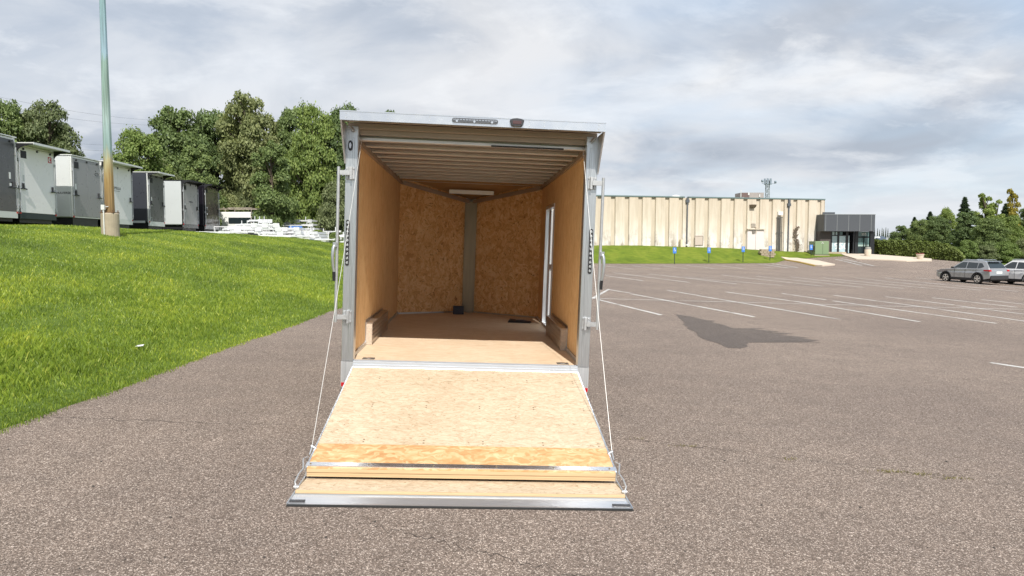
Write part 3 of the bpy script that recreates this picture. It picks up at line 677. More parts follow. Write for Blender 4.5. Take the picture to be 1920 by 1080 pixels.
P(b, 'lamp_lens', MT['aluB'], True, parent=lb); P(b2, 'lamp_chip', MT['black'], parent=lb)
b = MB(); b.prism([(.30, 2.668), (.325, 2.678), (.362, 2.683), (.40, 2.678), (.425, 2.668), (.412, 2.622), (.395, 2.612), (.33, 2.612), (.313, 2.622)], 'y', YO-.035, YO-.004); cm = P(b, 'rear_camera', mat('camera_housing', (.05, .05, .055), .3), bevel=.006)
b = MB(); b.box(.325, .40, YO-.040, YO-.034, 2.630, 2.660); P(b, 'lens_window', mat('smoked_lens', (.09, .05, .05), .15), parent=cm, bevel=.003)
# running gear and tongue
for s in (-1, 1):
    for yy in (7.75, 8.60):
        b = MB(); X0 = s*.992; X1 = s*1.145
        prof = [(.20, 0), (.33, .01), (.345, .03), (.345, .13), (.33, .155), (.20, .16)]
        n = 28; vs = []; fs = []
        for r, o_ in prof: vs += [(X0+s*o_, yy+r*math.cos(2*math.pi*k/n), .345+r*math.sin(2*math.pi*k/n)) for k in range(n)]
        for i in range(len(prof)-1):
            for k in range(n): fs.append((i*n+k, i*n+(k+1) % n, (i+1)*n+(k+1) % n, (i+1)*n+k))
        b.add(vs, fs)
        wl = P(b, 'wheel', MT['rubber'], True)
        b = MB(); b.tube([(X1-s*.03, yy, .345), (X1-s*.02, yy, .345)], .19, 20); P(b, 'rim', MT['alu'], parent=wl)
b = MB()
for s in (-1, 1): b.tube([(s*.6, YC, .36), (0, YN+1.5, .40)], .045, 6)
b.tube([(0, YN+1.1, .0), (0, YN+1.1, .75)], .035, 10); P(b, 'tongue', MT['steel'])

# things lying inside the trailer
def inside(name, b, m, label, cat, xyz, bevel=0):
    w_ = TM @ Vector(xyz); o = b.build(name, m, None, False, bevel); o.location = w_; o.rotation_euler = (0, TILT, 0); return tag(o, label, cat)
b = MB(); b.box(-.082, .082, -.05, .05, 0, .125); b.box(-.072, .072, -.054, -.05, .02, .105); b.box(-.02, .02, -.06, -.05, .05, .07)
inside('battery_box', b, mat('navy_black_plastic', (.008, .010, .025), .4), 'small black box standing on the wooden floor against the nose post', 'box', (-.145, 10.98, FZ+.001), .006)
b = MB(); b.add([(-.17, -.09, 0), (.15, -.10, 0), (.19, .06, 0), (.02, .11, 0), (-.16, .08, 0), (-.15, -.06, .030), (.13, -.07, .024), (.16, .04, .020), (.0, .08, .034), (-.13, .06, .045)], [(4, 3, 2, 1, 0), (5, 6, 7, 8, 9), (0, 1, 6, 5), (1, 2, 7, 6), (2, 3, 8, 7), (3, 4, 9, 8), (4, 0, 5, 9)])
bag = inside('document_pouch', b, MT['black'], 'black plastic document pouch lying flat on the trailer floor near the side door', 'pouch', (.735, 10.05, FZ+.001), .004)
b = MB(); b.box(-.05, .07, -.04, .03, .036, .038); o = b.build('paper_window', mat('grey_film', (.16, .17, .19), .3), bag)

# ================================================================== STORED TRAILERS ON THE LEFT
def curve_panel(): pass
_sv = None
def stored(y0, wd, H, gap, depth, body, door, frame, label, spoiler=.5, roofc=None, skirt=None, double=False, win=True, x=-17.0, dz=0, lower=.42, cat='trailer', dark_hw=False, logos=None):
    zg = g(x-1, y0+wd/2); H += .26+2.16-zg; dz += .17+2.16-zg
    root = empty('enclosed_trailer', (x, y0, zg), label, cat, 'enclosed trailers parked in a row on the grass rise')
    bz = .42+dz; L = depth
    b = MB(); b.box(-L, -.06, 0, wd, bz, H); b.build('body', body, root, bevel=.05)
    b = MB(); e = .06
    b.box(-.06, 0, 0, e, bz, H-.02); b.box(-.06, 0, wd-e, wd, bz, H-.02); b.box(-.06, 0, e, wd-e, H-.09, H-.02); b.box(-.06, 0, e, wd-e, bz, bz+.05); b.build('rear_frame', frame, root)
    if skirt: b = MB(); b.box(-.05, .02, 0.02, wd-.02, bz-.18, bz+.16); b.build('bumper', skirt, root)
    rc = roofc or frame
    b = MB()
    b.box(-L+.02, spoiler, -.03, wd+.03, H, H+.035)
    if spoiler > .1:
        b.box(spoiler, spoiler+.02, -.03, wd+.03, H-.04, H+.04)
    b.build('roof', rc, root)
    if spoiler > .1:
        for yy in (-.03, wd+.0):
            pts = [(0.001, H), (spoiler, H), (spoiler, H-.05)] + [(spoiler*(1-math.sin(a)), H-.05-.30*(1-math.cos(a))) for a in lin(.25, 1.5, 5)]
            b = MB(); b.prism(pts+[(0.001, H-.42)], 'y', yy, yy+.03); b.build('spoiler_bracket', MT['black'] if dark_hw or True else frame, root)
    dz0, dz1 = bz+.055, H-.11
    if double:
        mid = wd/2
        for a, c in ((e+.015, mid-.006), (mid+.006, wd-e-.015)): b = MB(); b.box(.002, .022, a, c, dz0, dz1); b.build('rear_door', door, root, bevel=.006)
    else: b = MB(); b.box(.002, .022, e+.015, wd-e-.015, dz0, dz1); b.build('rear_door', door, root, bevel=.006)
    if win: b = MB(); b.box(.0225, .034, .17, .52, H-.52, H-.24); b.build('window', MT['twin'], root, bevel=.01)
    for yy in (.33, wd*.5, wd-.32): b = MB(); b.tube([(.02, yy, H-.17), (.06, yy, H-.17)], .045, 10); b.build('marker_light', MT['black'], root)
    # lock rods with handles
    for yy, s in ((.03, 1), (wd-.03, -1)):
        b = MB(); b.tube([(.05, yy, bz+.1), (.05, yy, H-.35)], .018, 8)
        for zz_ in (bz+.25, H*.5, H-.6): b.box(.0, .06, yy-.035, yy+.035, zz_-.06, zz_+.06)
        b.build('lock_rod', MT['steel'], root)
        b = MB(); zc = bz+.95; b.tube([(.07, yy, zc), (.09, yy+s*.18, zc+.02)], .018, 8); b.tube([(.09, yy+s*.18, zc+.02), (.08, yy+s*.36, zc+.0)], .026, 8); b.box(.03, .06, yy+s*.16, yy+s*.26, zc+.04, zc+.22)
        b.build('lock_handle', MT['black'] if s > 0 else MT['lensdark'], root)
    b = MB(); b.box(.0, .03, 0.0, .08, bz-.0, bz+.07); b.build('tail_light', MT['red'], root); b = MB(); b.box(.0, .03, wd-.08, wd, bz-.0, bz+.07); b.build('tail_light', MT['red'], root)
    b = MB(); b.box(-L, -.1, .15, wd-.15, .30, bz); b.build('chassis', MT['black'], root)
    for xx in (-1.9, -2.8):
        for yy in (.12, wd-.34):
            b = MB(); b.tube([(xx, yy, .33), (xx, yy+.22, .33)], .33, 18); b.build('wheel', MT['rubber'], root, True)
    return root
def paintm(n, c, r=.3, var=.06): return mat(n, c, r, var=var, coat=.15, vscale=1.2)
MT['charcoal'] = paintm('charcoal_panel', (.065, .068, .072)); MT['whitep'] = paintm('white_panel', (.86, .84, .84)); MT['greyp'] = paintm('grey_panel', (.27, .27, .275)); MT['lgrey'] = paintm('light_grey_panel', (.52, .54, .54))
MT['darkp'] = paintm('dark_navy_panel', (.035, .038, .048)); MT['grey2'] = paintm('mid_grey_panel', (.115, .115, .12)); MT['silverp'] = paintm('silver_panel', (.50, .53, .54)); MT['silvd'] = paintm('silver_door_panel', (.36, .35, .345)); MT['blackp'] = paintm('black_panel', (.008, .006, .010), .12); MT['bronze'] = paintm('glossy_dark_panel', (.10, .085, .07), .1, .5)
MT['twin'] = mat('tinted_trailer_window', (.012, .014, .017), .35, spec=.2)
MT['fwhite'] = mat('frame_white_metal', (.74, .75, .73), .4, .3)
def px2y(px, X=-17.0):  # y where a ray through this column meets the plane x = X
    d = ray(px, 400); return CP.y + d.y*((X-CP.x)/d.x)
YY = [px2y(q) for q in (35, 105, 137, 190, 196, 248, 279, 308, 343, 371, 384, 410)]
S = []
y1 = px2y(33); s1 = stored(y1-2.45, 2.45, 3.16, 0, 6.0, MT['whitep'], MT['charcoal'], MT['fwhite'], 'enclosed trailer with charcoal rear door in white frame, cut off by the left picture edge', spoiler=.06, skirt=MT['fwhite'], win=False)
s2 = stored(YY[0]+.05, YY[1]-YY[0]-.05, 2.98, 0, 6.0, MT['whitep'], MT['whitep'], MT['fwhite'], 'white enclosed trailer with a small dark window and a red square emblem', skirt=mat('dark_skirt', (.03, .04, .04), .6), spoiler=.62)
s3 = stored(YY[2], YY[3]-YY[2], 2.98, 0, 6.0, MT['lgrey'], MT['greyp'], MT['fwhite'], 'light grey trailer with mid grey double rear doors, side lettering in black', double=True, spoiler=.05)
s4 = stored(YY[4]-.1, YY[5]-YY[4]+.1, 3.02, 0, 6.0, MT['whitep'], MT['whitep'], MT['fwhite'], 'white double door enclosed trailer standing behind the rusty light pole', double=True, skirt=MT['fwhite'], spoiler=.55)
s5 = stored(YY[6], YY[7]-YY[6], 2.98, 0, 6.0, MT['darkp'], MT['grey2'], MT['fwhite'], 'navy black enclosed trailer with a dark grey rear door in a bright aluminium frame', spoiler=.6, win=True, skirt=MT['fwhite'])
s6 = stored(YY[8], YY[9]-YY[8], 2.95, 0, 6.0, MT['silverp'], MT['silvd'], MT['black'], 'silver enclosed trailer with a black trimmed rear door and a black roof', spoiler=.5, skirt=MT['grey2'])
s7 = stored(YY[10], YY[11]-YY[10], 3.0, 0, 6.0, MT['blackp'], MT['bronze'], MT['blackp'], 'glossy black enclosed trailer with reflective rear door, last one in the row', spoiler=.5, skirt=MT['silvd'])
# marks on them
MT['ink'] = mat('black_lettering', (.02, .02, .022), .5); MT['redm'] = mat('red_emblem', (.55, .03, .05), .5)
rotX = (R_(90), 0, R_(90))   # faces +X
rotS = (R_(90), 0, 0)        # faces -Y
b = MB(); wd2 = YY[1]-YY[0]-.05
b.box(.0225, .026, wd2-.46, wd2-.22, 2.76, 3.00); em = b.build('emblem', MT['redm'], s2)
b = MB(); pl_ = [(wd2-.34+.09*math.cos(a), 2.88+.09*math.sin(a)) for a in lin(.9, 5.2, 12)] + [(wd2-.31+.05*math.cos(a), 2.88+.05*math.sin(a)) for a in lin(5.2, .9, 12)]
b.prism(pl_, 'x', .0262, .030); b.build('emblem_swoosh', MT['white'], em)
text_mesh('lettering', 'TRAVERSE', .135, MT['ink'], s3, (-.38, -.004, 1.70), rotS, sx=1.05)
text_mesh('lettering', 'FORMULA', .20, MT['ink'], s4, (.026, 1.15, 2.26), rotX, sx=1.2)
b = MB(); b.box(.024, .028, .75, 1.6, 2.12, 2.135); b.build('underline', MT['ink'], s4)
text_mesh('lettering', 'FORMULA', .13, MT['ink'], s6, (.026, 1.2, 2.24), rotX)
b = MB(); b.tube([(.02, YY[3]-YY[2]-.42, 2.82), (.026, YY[3]-YY[2]-.42, 2.82)], .03, 10)
for k in range(14):
    a0, a1 = 6.283*k/14, 6.283*(k+1)/14; c_ = (YY[3]-YY[2]-.35, 2.68)
    b.tube([(.026, c_[0]+.16*math.cos(a0), c_[1]+.06*math.sin(a0)), (.026, c_[0]+.16*math.cos(a1), c_[1]+.06*math.sin(a1))], .009, 5)
b.build('emblem', MT['ink'], s3)
b = MB()
for k in range(14):
    a0, a1 = 6.283*k/14, 6.283*(k+1)/14
    b.tube([(.026, .26+.11*math.cos(a0), .92+.11*math.sin(a0)), (.026, .26+.11*math.cos(a1), .92+.11*math.sin(a1))], .012, 5)
b.build('round_emblem', MT['lgrey'], s5)
b = MB(); b.box(-1.2, -.2, -.008, -.002, .72, .84); b.build('side_plate', MT['lgrey'], s5)
for rt, wy in ((s1, 2.0), (s2, .25), (s3, .2), (s5, .28), (s6, .25), (s7, .3)):
    for bx in ((wy, wy+.10, 1.88, 2.12), (wy+.02, wy+.13, 1.62, 1.72)): b = MB(); b.box(.023, .027, *bx); b.build('sticker', MT['white'] if rt is not s2 else MT['lgrey'], rt)

# light pole ---------------------------------------------------------------
lp = at(207, 430, 22.6); zb = g(lp.x, lp.y)
pole = empty('light_pole', (lp.x, lp.y, zb), 'tall weathered steel light pole, rusty below and blue green above, on a concrete base', 'light pole')
b = MB(); b.lathe([(.255, -.3), (.255, .66), (.235, .69)], n=24); b.build('concrete_base', MT['concrete'], pole)
m = bpy.data.materials.new('weathered_pole'); m.use_nodes = True; t = NT(m.node_tree)
co = t.n('ShaderNodeTexCoord').outputs['Object']; sp = t.n('ShaderNodeSeparateXYZ', ins={0: co})
stz = t.math('ADD', t.math('DIVIDE', sp.outputs[2], 10.0), t.math('MULTIPLY', t.math('SUBTRACT', t.noise(t.mapv(co, (6, 6, .6)), 1.5, 5, .7)[0], .5), .12))
c = t.ramp(stz, [(.06, (.17, .105, .045)), (.17, (.30, .20, .075)), (.235, (.36, .33, .19)), (.27, (.23, .34, .34)), (.36, (.32, .43, .43)), (.42, (.20, .29, .26)), (.53, (.20, .30, .27)), (.56, (.26, .38, .47)), (.70, (.20, .32, .35)), (1.0, (.26, .38, .43))])
stk = t.noise(t.mapv(co, (25, 25, .8)), 1.0, 4, .6)[0]
c = t.mix(1.0, c, t.ramp(stk, [(.3, (.62, .60, .56)), (.7, (1.25, 1.25, 1.25))]), 'MULTIPLY')
t.n('ShaderNodeOutputMaterial', ins={0: t.n('ShaderNodeBsdfPrincipled', ins={'Base Color': c, 'Roughness': .7}).outputs[0]})
b = MB(); b.tube([(0, 0, .70), (0, 0, 5.6), (-.0, 0, 10.6)], [.145, .098, .06], 8, True)
psh = b.build('pole_shaft', m, pole); psh.rotation_euler = (0, 0, R_(11))
b = MB(); b.box(-.2, .2, -.2, .2, .69, .715)
for sx in (-1, 1):
    for sy in (-1, 1): b.tube([(sx*.165, sy*.165, .71), (sx*.165, sy*.165, .78)], .016, 8)
b.build('base_plate', mat('rusty_plate', (.14, .08, .04), .85, .2, var=.4), pole)
b = MB(); b.tube([(-.05, -.275, -.05), (-.05, -.275, .80)], .018, 8); b.box(-.11, -.01, -.31, -.23, .78, .93); b.tube([(-.05, -.27, .86), (.03, -.15, .88)], .014, 8); b.build('conduit', MT['fwhite'], pole)
b = MB(); b.tube([(-.0, 0, 10.5), (.7, 0, 10.7)], .03, 8); b.box(.55, 1.15, -.17, .17, 10.62, 10.78); b.build('lamp_head', MT['black'], pole)

# white and aluminium open trailers behind the rise ---------------------------
MT['wa'] = mat('white_aluminium', (.82, .83, .84), .4, .35, var=.08, vscale=8)
MT['deck'] = mat('bare_deck', (.42, .40, .37), .7, .2, var=.3, vscale=6)
def open_trailer(px, Y, dz, yaw, L, W, rail, label, hood=None, tilt=0, mtl=None):
    q = at(px, 430, Y); root = empty('open_trailer', (q.x, q.y, g(q.x, q.y)+dz), label, 'trailer', 'low open trailers parked behind the grass rise', yaw)
    if tilt: root.rotation_euler = (0, tilt, yaw)
    mm = mtl or MT['wa']
    b = MB(); b.box(-L/2, L/2, -W/2, -W/2+.08, .42, .56); b.box(-L/2, L/2, W/2-.08, W/2, .42, .56)
    for k in range(8): xx = -L/2+L*k/7.0; b.box(xx-.03, xx+.03, -W/2+.08, W/2-.08, .44, .50)
    b.build('frame', mm, root)
    b = MB(); b.box(-L/2, L/2, -W/2+.08, W/2-.08, .50, .54); b.build('deck', MT['deck'], root)
    b = MB()
    if rail:
        for yy in (-W/2+.03, W/2-.03):
            b.tube([(-L/2, yy, .56+rail), (L/2, yy, .56+rail)], .03, 6)
            for k in range(6): xx = -L/2+.05+(L-.1)*k/5; b.tube([(xx, yy, .56), (xx, yy, .56+rail)], .025, 6)
        b.tube([(L/2, -W/2, .56+rail), (L/2, W/2, .56+rail)], .03, 6)
        b.build('railing', mm, root)
    for yy in (-1, 1):
        for xx in (-.45, .45):
            b = MB(); b.tube([(xx-.3, yy*(W/2+.12)-.1, .33), (xx-.3, yy*(W/2+.12)+.1, .33)], .32, 16); b.build('wheel', MT['rubber'], root, True)
        b = MB(); b.prism([(-1.15, .5), (-1.0, .72), (-.3, .76), (.55, .72), (.7, .5), (.62, .5), (.5, .68), (-.3, .71), (-.95, .68), (-1.06, .5)], 'y', yy*(W/2+.12)-.13, yy*(W/2+.12)+.13); b.build('fender', mm, root)
    b = MB(); b.tube([(L/2, -W/2+.1, .46), (L/2+1.2, 0, .46)], .05, 6); b.tube([(L/2, W/2-.1, .46), (L/2+1.2, 0, .46)], .05, 6); b.box(L/2+1.1, L/2+1.35, -.06, .06, .42, .56); b.tube([(L/2+.9, 0, .1), (L/2+.9, 0, .85)], .04, 8); b.build('tongue', mm, root)
    if hood:
        h0, hh = hood
        for lv in range(3):
            z0 = .62+lv*hh*.38; sh = (lv*.35-.3); b = MB(); l0, l1 = -L/2+.15+lv*.9, L/2-.3-lv*.45+sh
            b.box(l0, l1, -W/2+.12, -W/2+.2, z0, z0+.12); b.box(l0, l1, W/2-.2, W/2-.12, z0, z0+.12); b.box(l0+.1, l1-.1, -W/2+.2, W/2-.2, z0+.06, z0+.10); b.box(l1-.06, l1, -W/2+.2, W/2-.2, z0, z0+.14)
            for k in range(3): xx = l0+.4+(l1-l0-.8)*k/2; b.tube([(xx, -W/2+.16, z0+.12), (xx, -W/2+.16, z0+.12+hh*.3)], .03, 5); b.box(xx+.2, xx+.55, -W/2+.06, -W/2+.12, z0-.1, z0+.16)
            b.build('stacked_deck', mat('stacked_white', (.66, .68, .70), .5, .3, var=.35, vscale=2) if 'stacked_white' not in bpy.data.materials else bpy.data.materials['stacked_white'], root)
    return root
ot = [
 open_trailer(452, 50, -.15, R_(8), 5.2, 2.1, .45, 'white open trailer with low railings right beside the glossy black trailer'),
 open_trailer(470, 54, .1, R_(20), 4.2, 2.1, .0, 'white low trailer carrying three stacked decks, in front of the rack truck', (MT['white'], .85)),
 open_trailer(507, 51, -.22, R_(-6), 4.8, 2.0, .35, 'white railed trailer in the middle of the open trailers'),
 open_trailer(520, 57, .1, R_(12), 5.2, 2.2, .5, 'white open trailer with tall railings standing behind the middle of the group'),
 open_trailer(548, 59, .25, R_(-12), 5.6, 2.2, .0, 'long low trailer loaded with flat stacked white decks', (MT['white'], .85)),
 open_trailer(548, 52, -.38, R_(-10), 4.6, 2.0, .0, 'low aluminium flatbed trailer nearest the grass crest'),
 open_trailer(438, 47, -.35, R_(15), 4.4, 2.0, .25, 'small white trailer with low rails, tucked against the end of the enclosed row'),
 open_trailer(492, 47.5, -.5, R_(-8), 5.0, 1.9, .2, 'flat aluminium trailer sitting right on the grass crest line'),
 open_trailer(530, 61, .15, R_(70), 3.6, 1.8, .7, 'white trailer with the tallest railing, turned end on to the others'),
 open_trailer(468, 44, -.35, R_(12), 4.8, 2.0, .0, 'white trailer with stacked decks closest to the black enclosed trailer', (MT['white'], .62)),
 open_trailer(515, 46, -.50, R_(-4), 5.0, 2.0, .0, 'white trailer with stacked decks near the middle of the crest', (MT['white'], .60)),
 open_trailer(560, 47, -.62, R_(-10), 4.6, 2.0, .0, 'white trailer with low stacked decks nearest the weeds', (MT['white'], .45)),
 open_trailer(572, 57, -.2, R_(-14), 4.6, 2.1, .30, 'white flatbed trailer with a raised nose close to the leafy yellow green weeds'),
]
b = MB(); b.box(.9, 1.9, -1.16, -1.14, .75, 1.0); b.build('blue_lettering_panel', mat('blue_panel', (.05, .17, .55), .5), ot[3])
b = MB(); b.box(.3, 1.0, -1.08, -1.06, .58, .72); b.build('orange_panel', mat('orange_panel', (.65, .36, .08), .5), ot[2])
b = MB(); b.tube([(2.6, .0, .45), (3.6, 0, .6), (4.3, 0, 1.0), (4.6, 0, 1.35)], [.12, .11, .10, .14], 8); b.build('raised_tongue', MT['wa'], ot[-1])
# service truck body with rack
q = at(446, 430, 60); tk = empty('service_truck', (q.x, q.y, g(q.x, q.y)), 'white service truck with dark side windows and a ladder rack above its roof', 'truck', None, R_(-4))
b = MB(); b.prism([(-2.2, .8), (-2.2, 2.05), (-1.9, 2.3), (1.45, 2.3), (1.5, .8)], 'y', -1.0, 1.0); b.build('body', MT['white'], tk, bevel=.05)
b = MB(); b.box(-.35, 1.46, -1.012, -1.0, 1.35, 1.85); b.box(1.50, 1.512, -.8, .8, 1.3, 1.9); b.build('window', MT['glass'], tk)
b = MB()
for yy in (-.95, .95):
    b.tube([(-2.2, yy, 2.62), (1.55, yy, 2.62)], .03, 6)
    for xx in (-2.1, -.6, 1.5): b.tube([(xx, yy, 1.4 if xx > 1 else 2.28), (xx, yy, 2.62)], .03, 6)
for xx in (-2.1, -.6, 1.5): b.tube([(xx, -.95, 2.62), (xx, .95, 2.62)], .03, 6)
b.build('ladder_rack', mat('rack_metal', (.55, .47, .40), .5, .5), tk)
b = MB(); b.box(-2.2, 2.4, -.9, .9, .45, .8); b.build('chassis', MT['lgrey'], tk)
for xx in (-1.3, 1.6):
    for yy in (-.95, .75): b = MB(); b.tube([(xx, yy, .38), (xx, yy+.2, .38)], .38, 16); b.build('wheel', MT['rubber'], tk, True)
# black dump trailer at the right end
q = at(607, 430, 63); dt = empty('dump_trailer', (q.x, q.y, g(q.x, q.y)), 'black high sided trailer in the shade under the trees', 'trailer', None, R_(-10))
b = MB(); b.box(-2.3, 2.3, -1, -.94, .6, 1.35); b.box(-2.3, 2.3, .94, 1, .6, 1.35); b.box(-2.3, -2.24, -.94, .94, .6, 1.35); b.box(2.24, 2.3, -.94, .94, .6, 1.35)
for k in range(8): xx = -2.2+k*.62; b.box(xx-.04, xx+.04, -1.05, -1.0, .6, 1.35)
b.box(-2.24, 2.24, -.94, .94, .58, .62); b.build('bed', MT['black'], dt)
b = MB(); b.box(-2.3, 3.4, -.4, -.3, .4, .56); b.box(-2.3, 3.4, .3, .4, .4, .56); b.build('chassis', MT['black'], dt)
for xx in (-.5, .4):
    for yy in (-1.2, 1.0): b = MB(); b.tube([(xx, yy, .38), (xx, yy+.2, .38)], .38, 16); b.build('wheel', MT['rubber'], dt, True)

dt.scale = (1.0, 1.0, 1.55)
# ================================================================== LONG BUILDING
A = at(1095, 369, 78.7); ZT = 7.10
wx0, wx1 = None, None
def wallpt(px):  # point on the wall line for a pixel column
    d = ray(px, 420); # solve CP + d t with y = wall_y(x)
    # y = 80 + (x-15.2)*.1825
    tt = (80 + (CP.x-15.2)*.1825 - CP.y)/(d.y - .1825*d.x); return Vector((CP.x+d.x*tt, CP.y+d.y*tt, 0))
wL = wallpt(1010); wR = wallpt(1545); wdir = (wR-wL).normalized(); wn = Vector((wdir.y, -wdir.x, 0)); WLEN = (wR-wL).length
bang = math.atan2(wdir.y, wdir.x)
bld = empty('warehouse_building', (wL.x, wL.y, 0), 'long cream ribbed concrete building behind the grassy mound', 'building', None, bang)
# local frame: x along wall, -y towards camera
def wpx(px): return (wallpt(px)-wL).length
m = bpy.data.materials.new('painted_concrete_panel'); m.use_nodes = True; t = NT(m.node_tree)
co = t.n('ShaderNodeTexCoord').outputs['Object']; sp = t.n('ShaderNodeSeparateXYZ', ins={0: co})
zn = t.math('ADD', sp.outputs[2], t.math('MULTIPLY', t.noise(t.mapv(co, (.45, 1, .3)), 1.0, 4, .6)[0], 2.2))
c = t.ramp(t.math('DIVIDE', zn, 10.0), [(.30, (.72, .69, .66)), (.42, (.67, .62, .55)), (.55, (.60, .54, .45)), (.85, (.54, .475, .385))])
st = t.noise(t.mapv(co, (2.6, 1, .22)), 1.0, 6, .7)[0]
c = t.mix(1.0, c, t.ramp(st, [(.30, (.78, .76, .72)), (.55, (1.0, 1.0, 1.0))]), 'MULTIPLY')
dirt = t.math('MULTIPLY', t.ramp(t.noise(t.mapv(co, (.9, 1, .5), loc=(4, 0, 0)), 1.0, 6, .75)[0], [(.48, 0.0), (.60, .85)]), t.ramp(t.math('DIVIDE', sp.outputs[2], 10.0), [(.16, 1.0), (.38, 0.0)]))
c = t.mix(dirt, c, (.30, .25, .20))
t.n('ShaderNodeOutputMaterial', ins={0: t.n('ShaderNodeBsdfPrincipled', ins={'Base Color': c, 'Roughness': .85, 'Specular IOR Level': .2}).outputs[0]})
MT['panel'] = m
MT['groove'] = mat('groove_concrete', (.52, .46, .37), .9, var=.25, vscale=1.5, stretch=(2, 1, .3))
groov = [1025, 1050, 1074, 1099, 1124.3, 1149.6, 1175.5, 1200.6, 1225.3, 1250.8, 1276.3, 1300, 1324.8, 1348.5, 1373, 1397, 1421, 1444.6, 1467, 1490.4, 1512.6, 1535.4]
gs = [wpx(q) for q in groov]; gw = .46
b = MB(); b.box(0, WLEN, .20, 26, -1, ZT-.12); b.build('wall', MT['groove'], bld)
b = MB(); pos = 0.0; panels = []
for q in gs+[WLEN+gw/2]:
    a0, a1 = pos, q-gw/2; panels.append((a0, a1))
    if a1 > a0: b.prism([(a0, .20), (a0+.05, .0), (a1-.05, .0), (a1, .20)], 'z', -1, ZT-.13)
    pos = q+gw/2
b.box(WLEN-.001, WLEN+.06, .0, 26, -1, ZT-.13)
b.build('wall_panels', MT['panel'], bld)
b = MB()
for i, (a0, a1) in enumerate(panels):
    if i % 2 == 0: mx_ = (a0+a1)/2; b.box(mx_-.012, mx_+.012, -.004, .001, -.5, ZT-.2)
b.build('panel_joint', MT['groove'], bld)
MT['coping'] = mat('green_coping', (.14, .20, .20), .6, .2)
x_sp = wpx(1287.5); b = MB(); b.box(0, x_sp-.30, -.05, .5, ZT-.12, ZT+.02); b.box(x_sp+.25, WLEN+.08, -.05, .5, ZT-.12, ZT+.02); b.build('roof_coping', MT['coping'], bld)
b = MB(); b.box(0.2, WLEN, .5, 26, ZT-.3, ZT-.14); b.build('roof', MT['lgrey'], bld)
for px_, top in ((1287.5, ZT-.35), (1477.5, ZT-.6)):
    xx = wpx(px_); b = MB(); b.box(xx-.065, xx+.065, -.15, -.03, foot_z((wL+wdir*xx).x)-.1, top); b.box(xx-.22, xx+.22, -.22, -.02, top-.35, top); b.box(xx-.10, xx+.14, -.22, .2, top, top+.55 if px_ > 1400 else top+.2)
    b.build('downspout', mat('dark_downspout', (.085, .095, .11), .55), bld)
b = MB(); xx = wpx(1287.5); z_ = foot_z((wL+wdir*xx).x); b.tube([(xx, -.15, z_+.2), (xx, -.5, z_+.1)], .12, 10); b.build('drain_elbow', MT['white'], bld)
MT['ldoor'] = mat('pale_lilac_door', (.66, .60, .59), .6, var=.05)
x0_, x1_, xm_ = wpx(1401), wpx(1431.5), wpx(1416.5)
b = MB(); b.box(x0_, xm_-.02, -.10, -.02, .9, 3.30); b.build('service_door', MT['ldoor'], bld)
b = MB(); b.box(xm_+.0, x1_, -.12, -.02, .0, 3.30); b.build('service_door', MT['ldoor'], bld)
b = MB(); b.box(x0_-.1, x1_+.1, -.3, -.02, 3.32, 3.42); b.box(xm_-.04, xm_+.04, -.2, -.0, 2.9, 3.6); b.build('door_canopy', MT['groove'], bld)
def zb2(zy): return at(1410, 320+zy/5.4, wallpt(1410).y).z
xx = wpx(1412); b = MB(); b.box(xx-.28, xx+.30, -.08, -.02, zb2(572), zb2(542))
for k in range(4): zz_ = zb2(572)+.08+k*.12; b.box(xx-.26, xx+.28, -.11, -.08, zz_, zz_+.05)
b.build('wall_louvre', mat('louvre_metal', (.40, .36, .31), .6), bld)
b = MB(); b.box(xx-.18, xx+.18, -.2, -.02, zb2(635), zb2(605)); b.build('exhaust_hood', mat('dark_hood', (.18, .16, .14), .6), bld)
xx = wpx(1408.7); b = MB(); b.prism([(-.02, zb2(345)), (-.55, zb2(345)), (-.45, zb2(365)), (-.15, zb2(380)), (-.02, zb2(380))], 'x', xx-.32, xx+.32); b.build('wall_lamp', mat('lamp_bronze', (.12, .09, .06), .5), bld)
# louvre near the first downspout
xa, xb = wpx(1303.5), wpx(1317.5); zc = at(1310, 455, wallpt(1310).y).z; zd = at(1310, 443, wallpt(1310).y).z
b = MB(); b.box(xa, xb, -.05, -.015, zc-.25, zd); b.build('wall_vent', mat('vent_pale', (.50, .43, .38), .7), bld)
b = MB(); b.box(xa-.06, xb+.06, -.07, -.05, zc-.30, zc-.25); b.box(xa-.06, xb+.06, -.07, -.05, zd, zd+.05); b.box(xa-.06, xa, -.07, -.05, zc-.25, zd); b.box(xb, xb+.06, -.07, -.05, zc-.25, zd); b.build('vent_frame', mat('vent_frame_brown', (.25, .20, .17), .7), bld)
# conduit pipes with meter box
b = MB(); xx = wpx(1461)
for k, px_ in enumerate((1456.5, 1459.5, 1462, 1464.5)):
    q = wpx(px_); b.tube([(q, -.15, foot_z(36)-.2), (q, -.15, zb2(465))], .055, 6)
b.box(wpx(1454.5), wpx(1466.5), -.18, -.10, zb2(632), zb2(624)); b.box(wpx(1455), wpx(1466), -.18, -.10, zb2(474), zb2(466)); b.build('conduit', mat('dark_pipe', (.09, .09, .085), .6), bld)
b = MB(); b.box(wpx(1457), wpx(1465.5), -.25, -.02, zb2(448), zb2(412)); b.build('meter_box', MT['white'], bld)
b = MB(); b.box(wpx(1274), wpx(1277.5), -.4, -.0, 1.2, 2.1); b.build('utility_box', mat('cream_box', (.66, .58, .42), .6), bld)
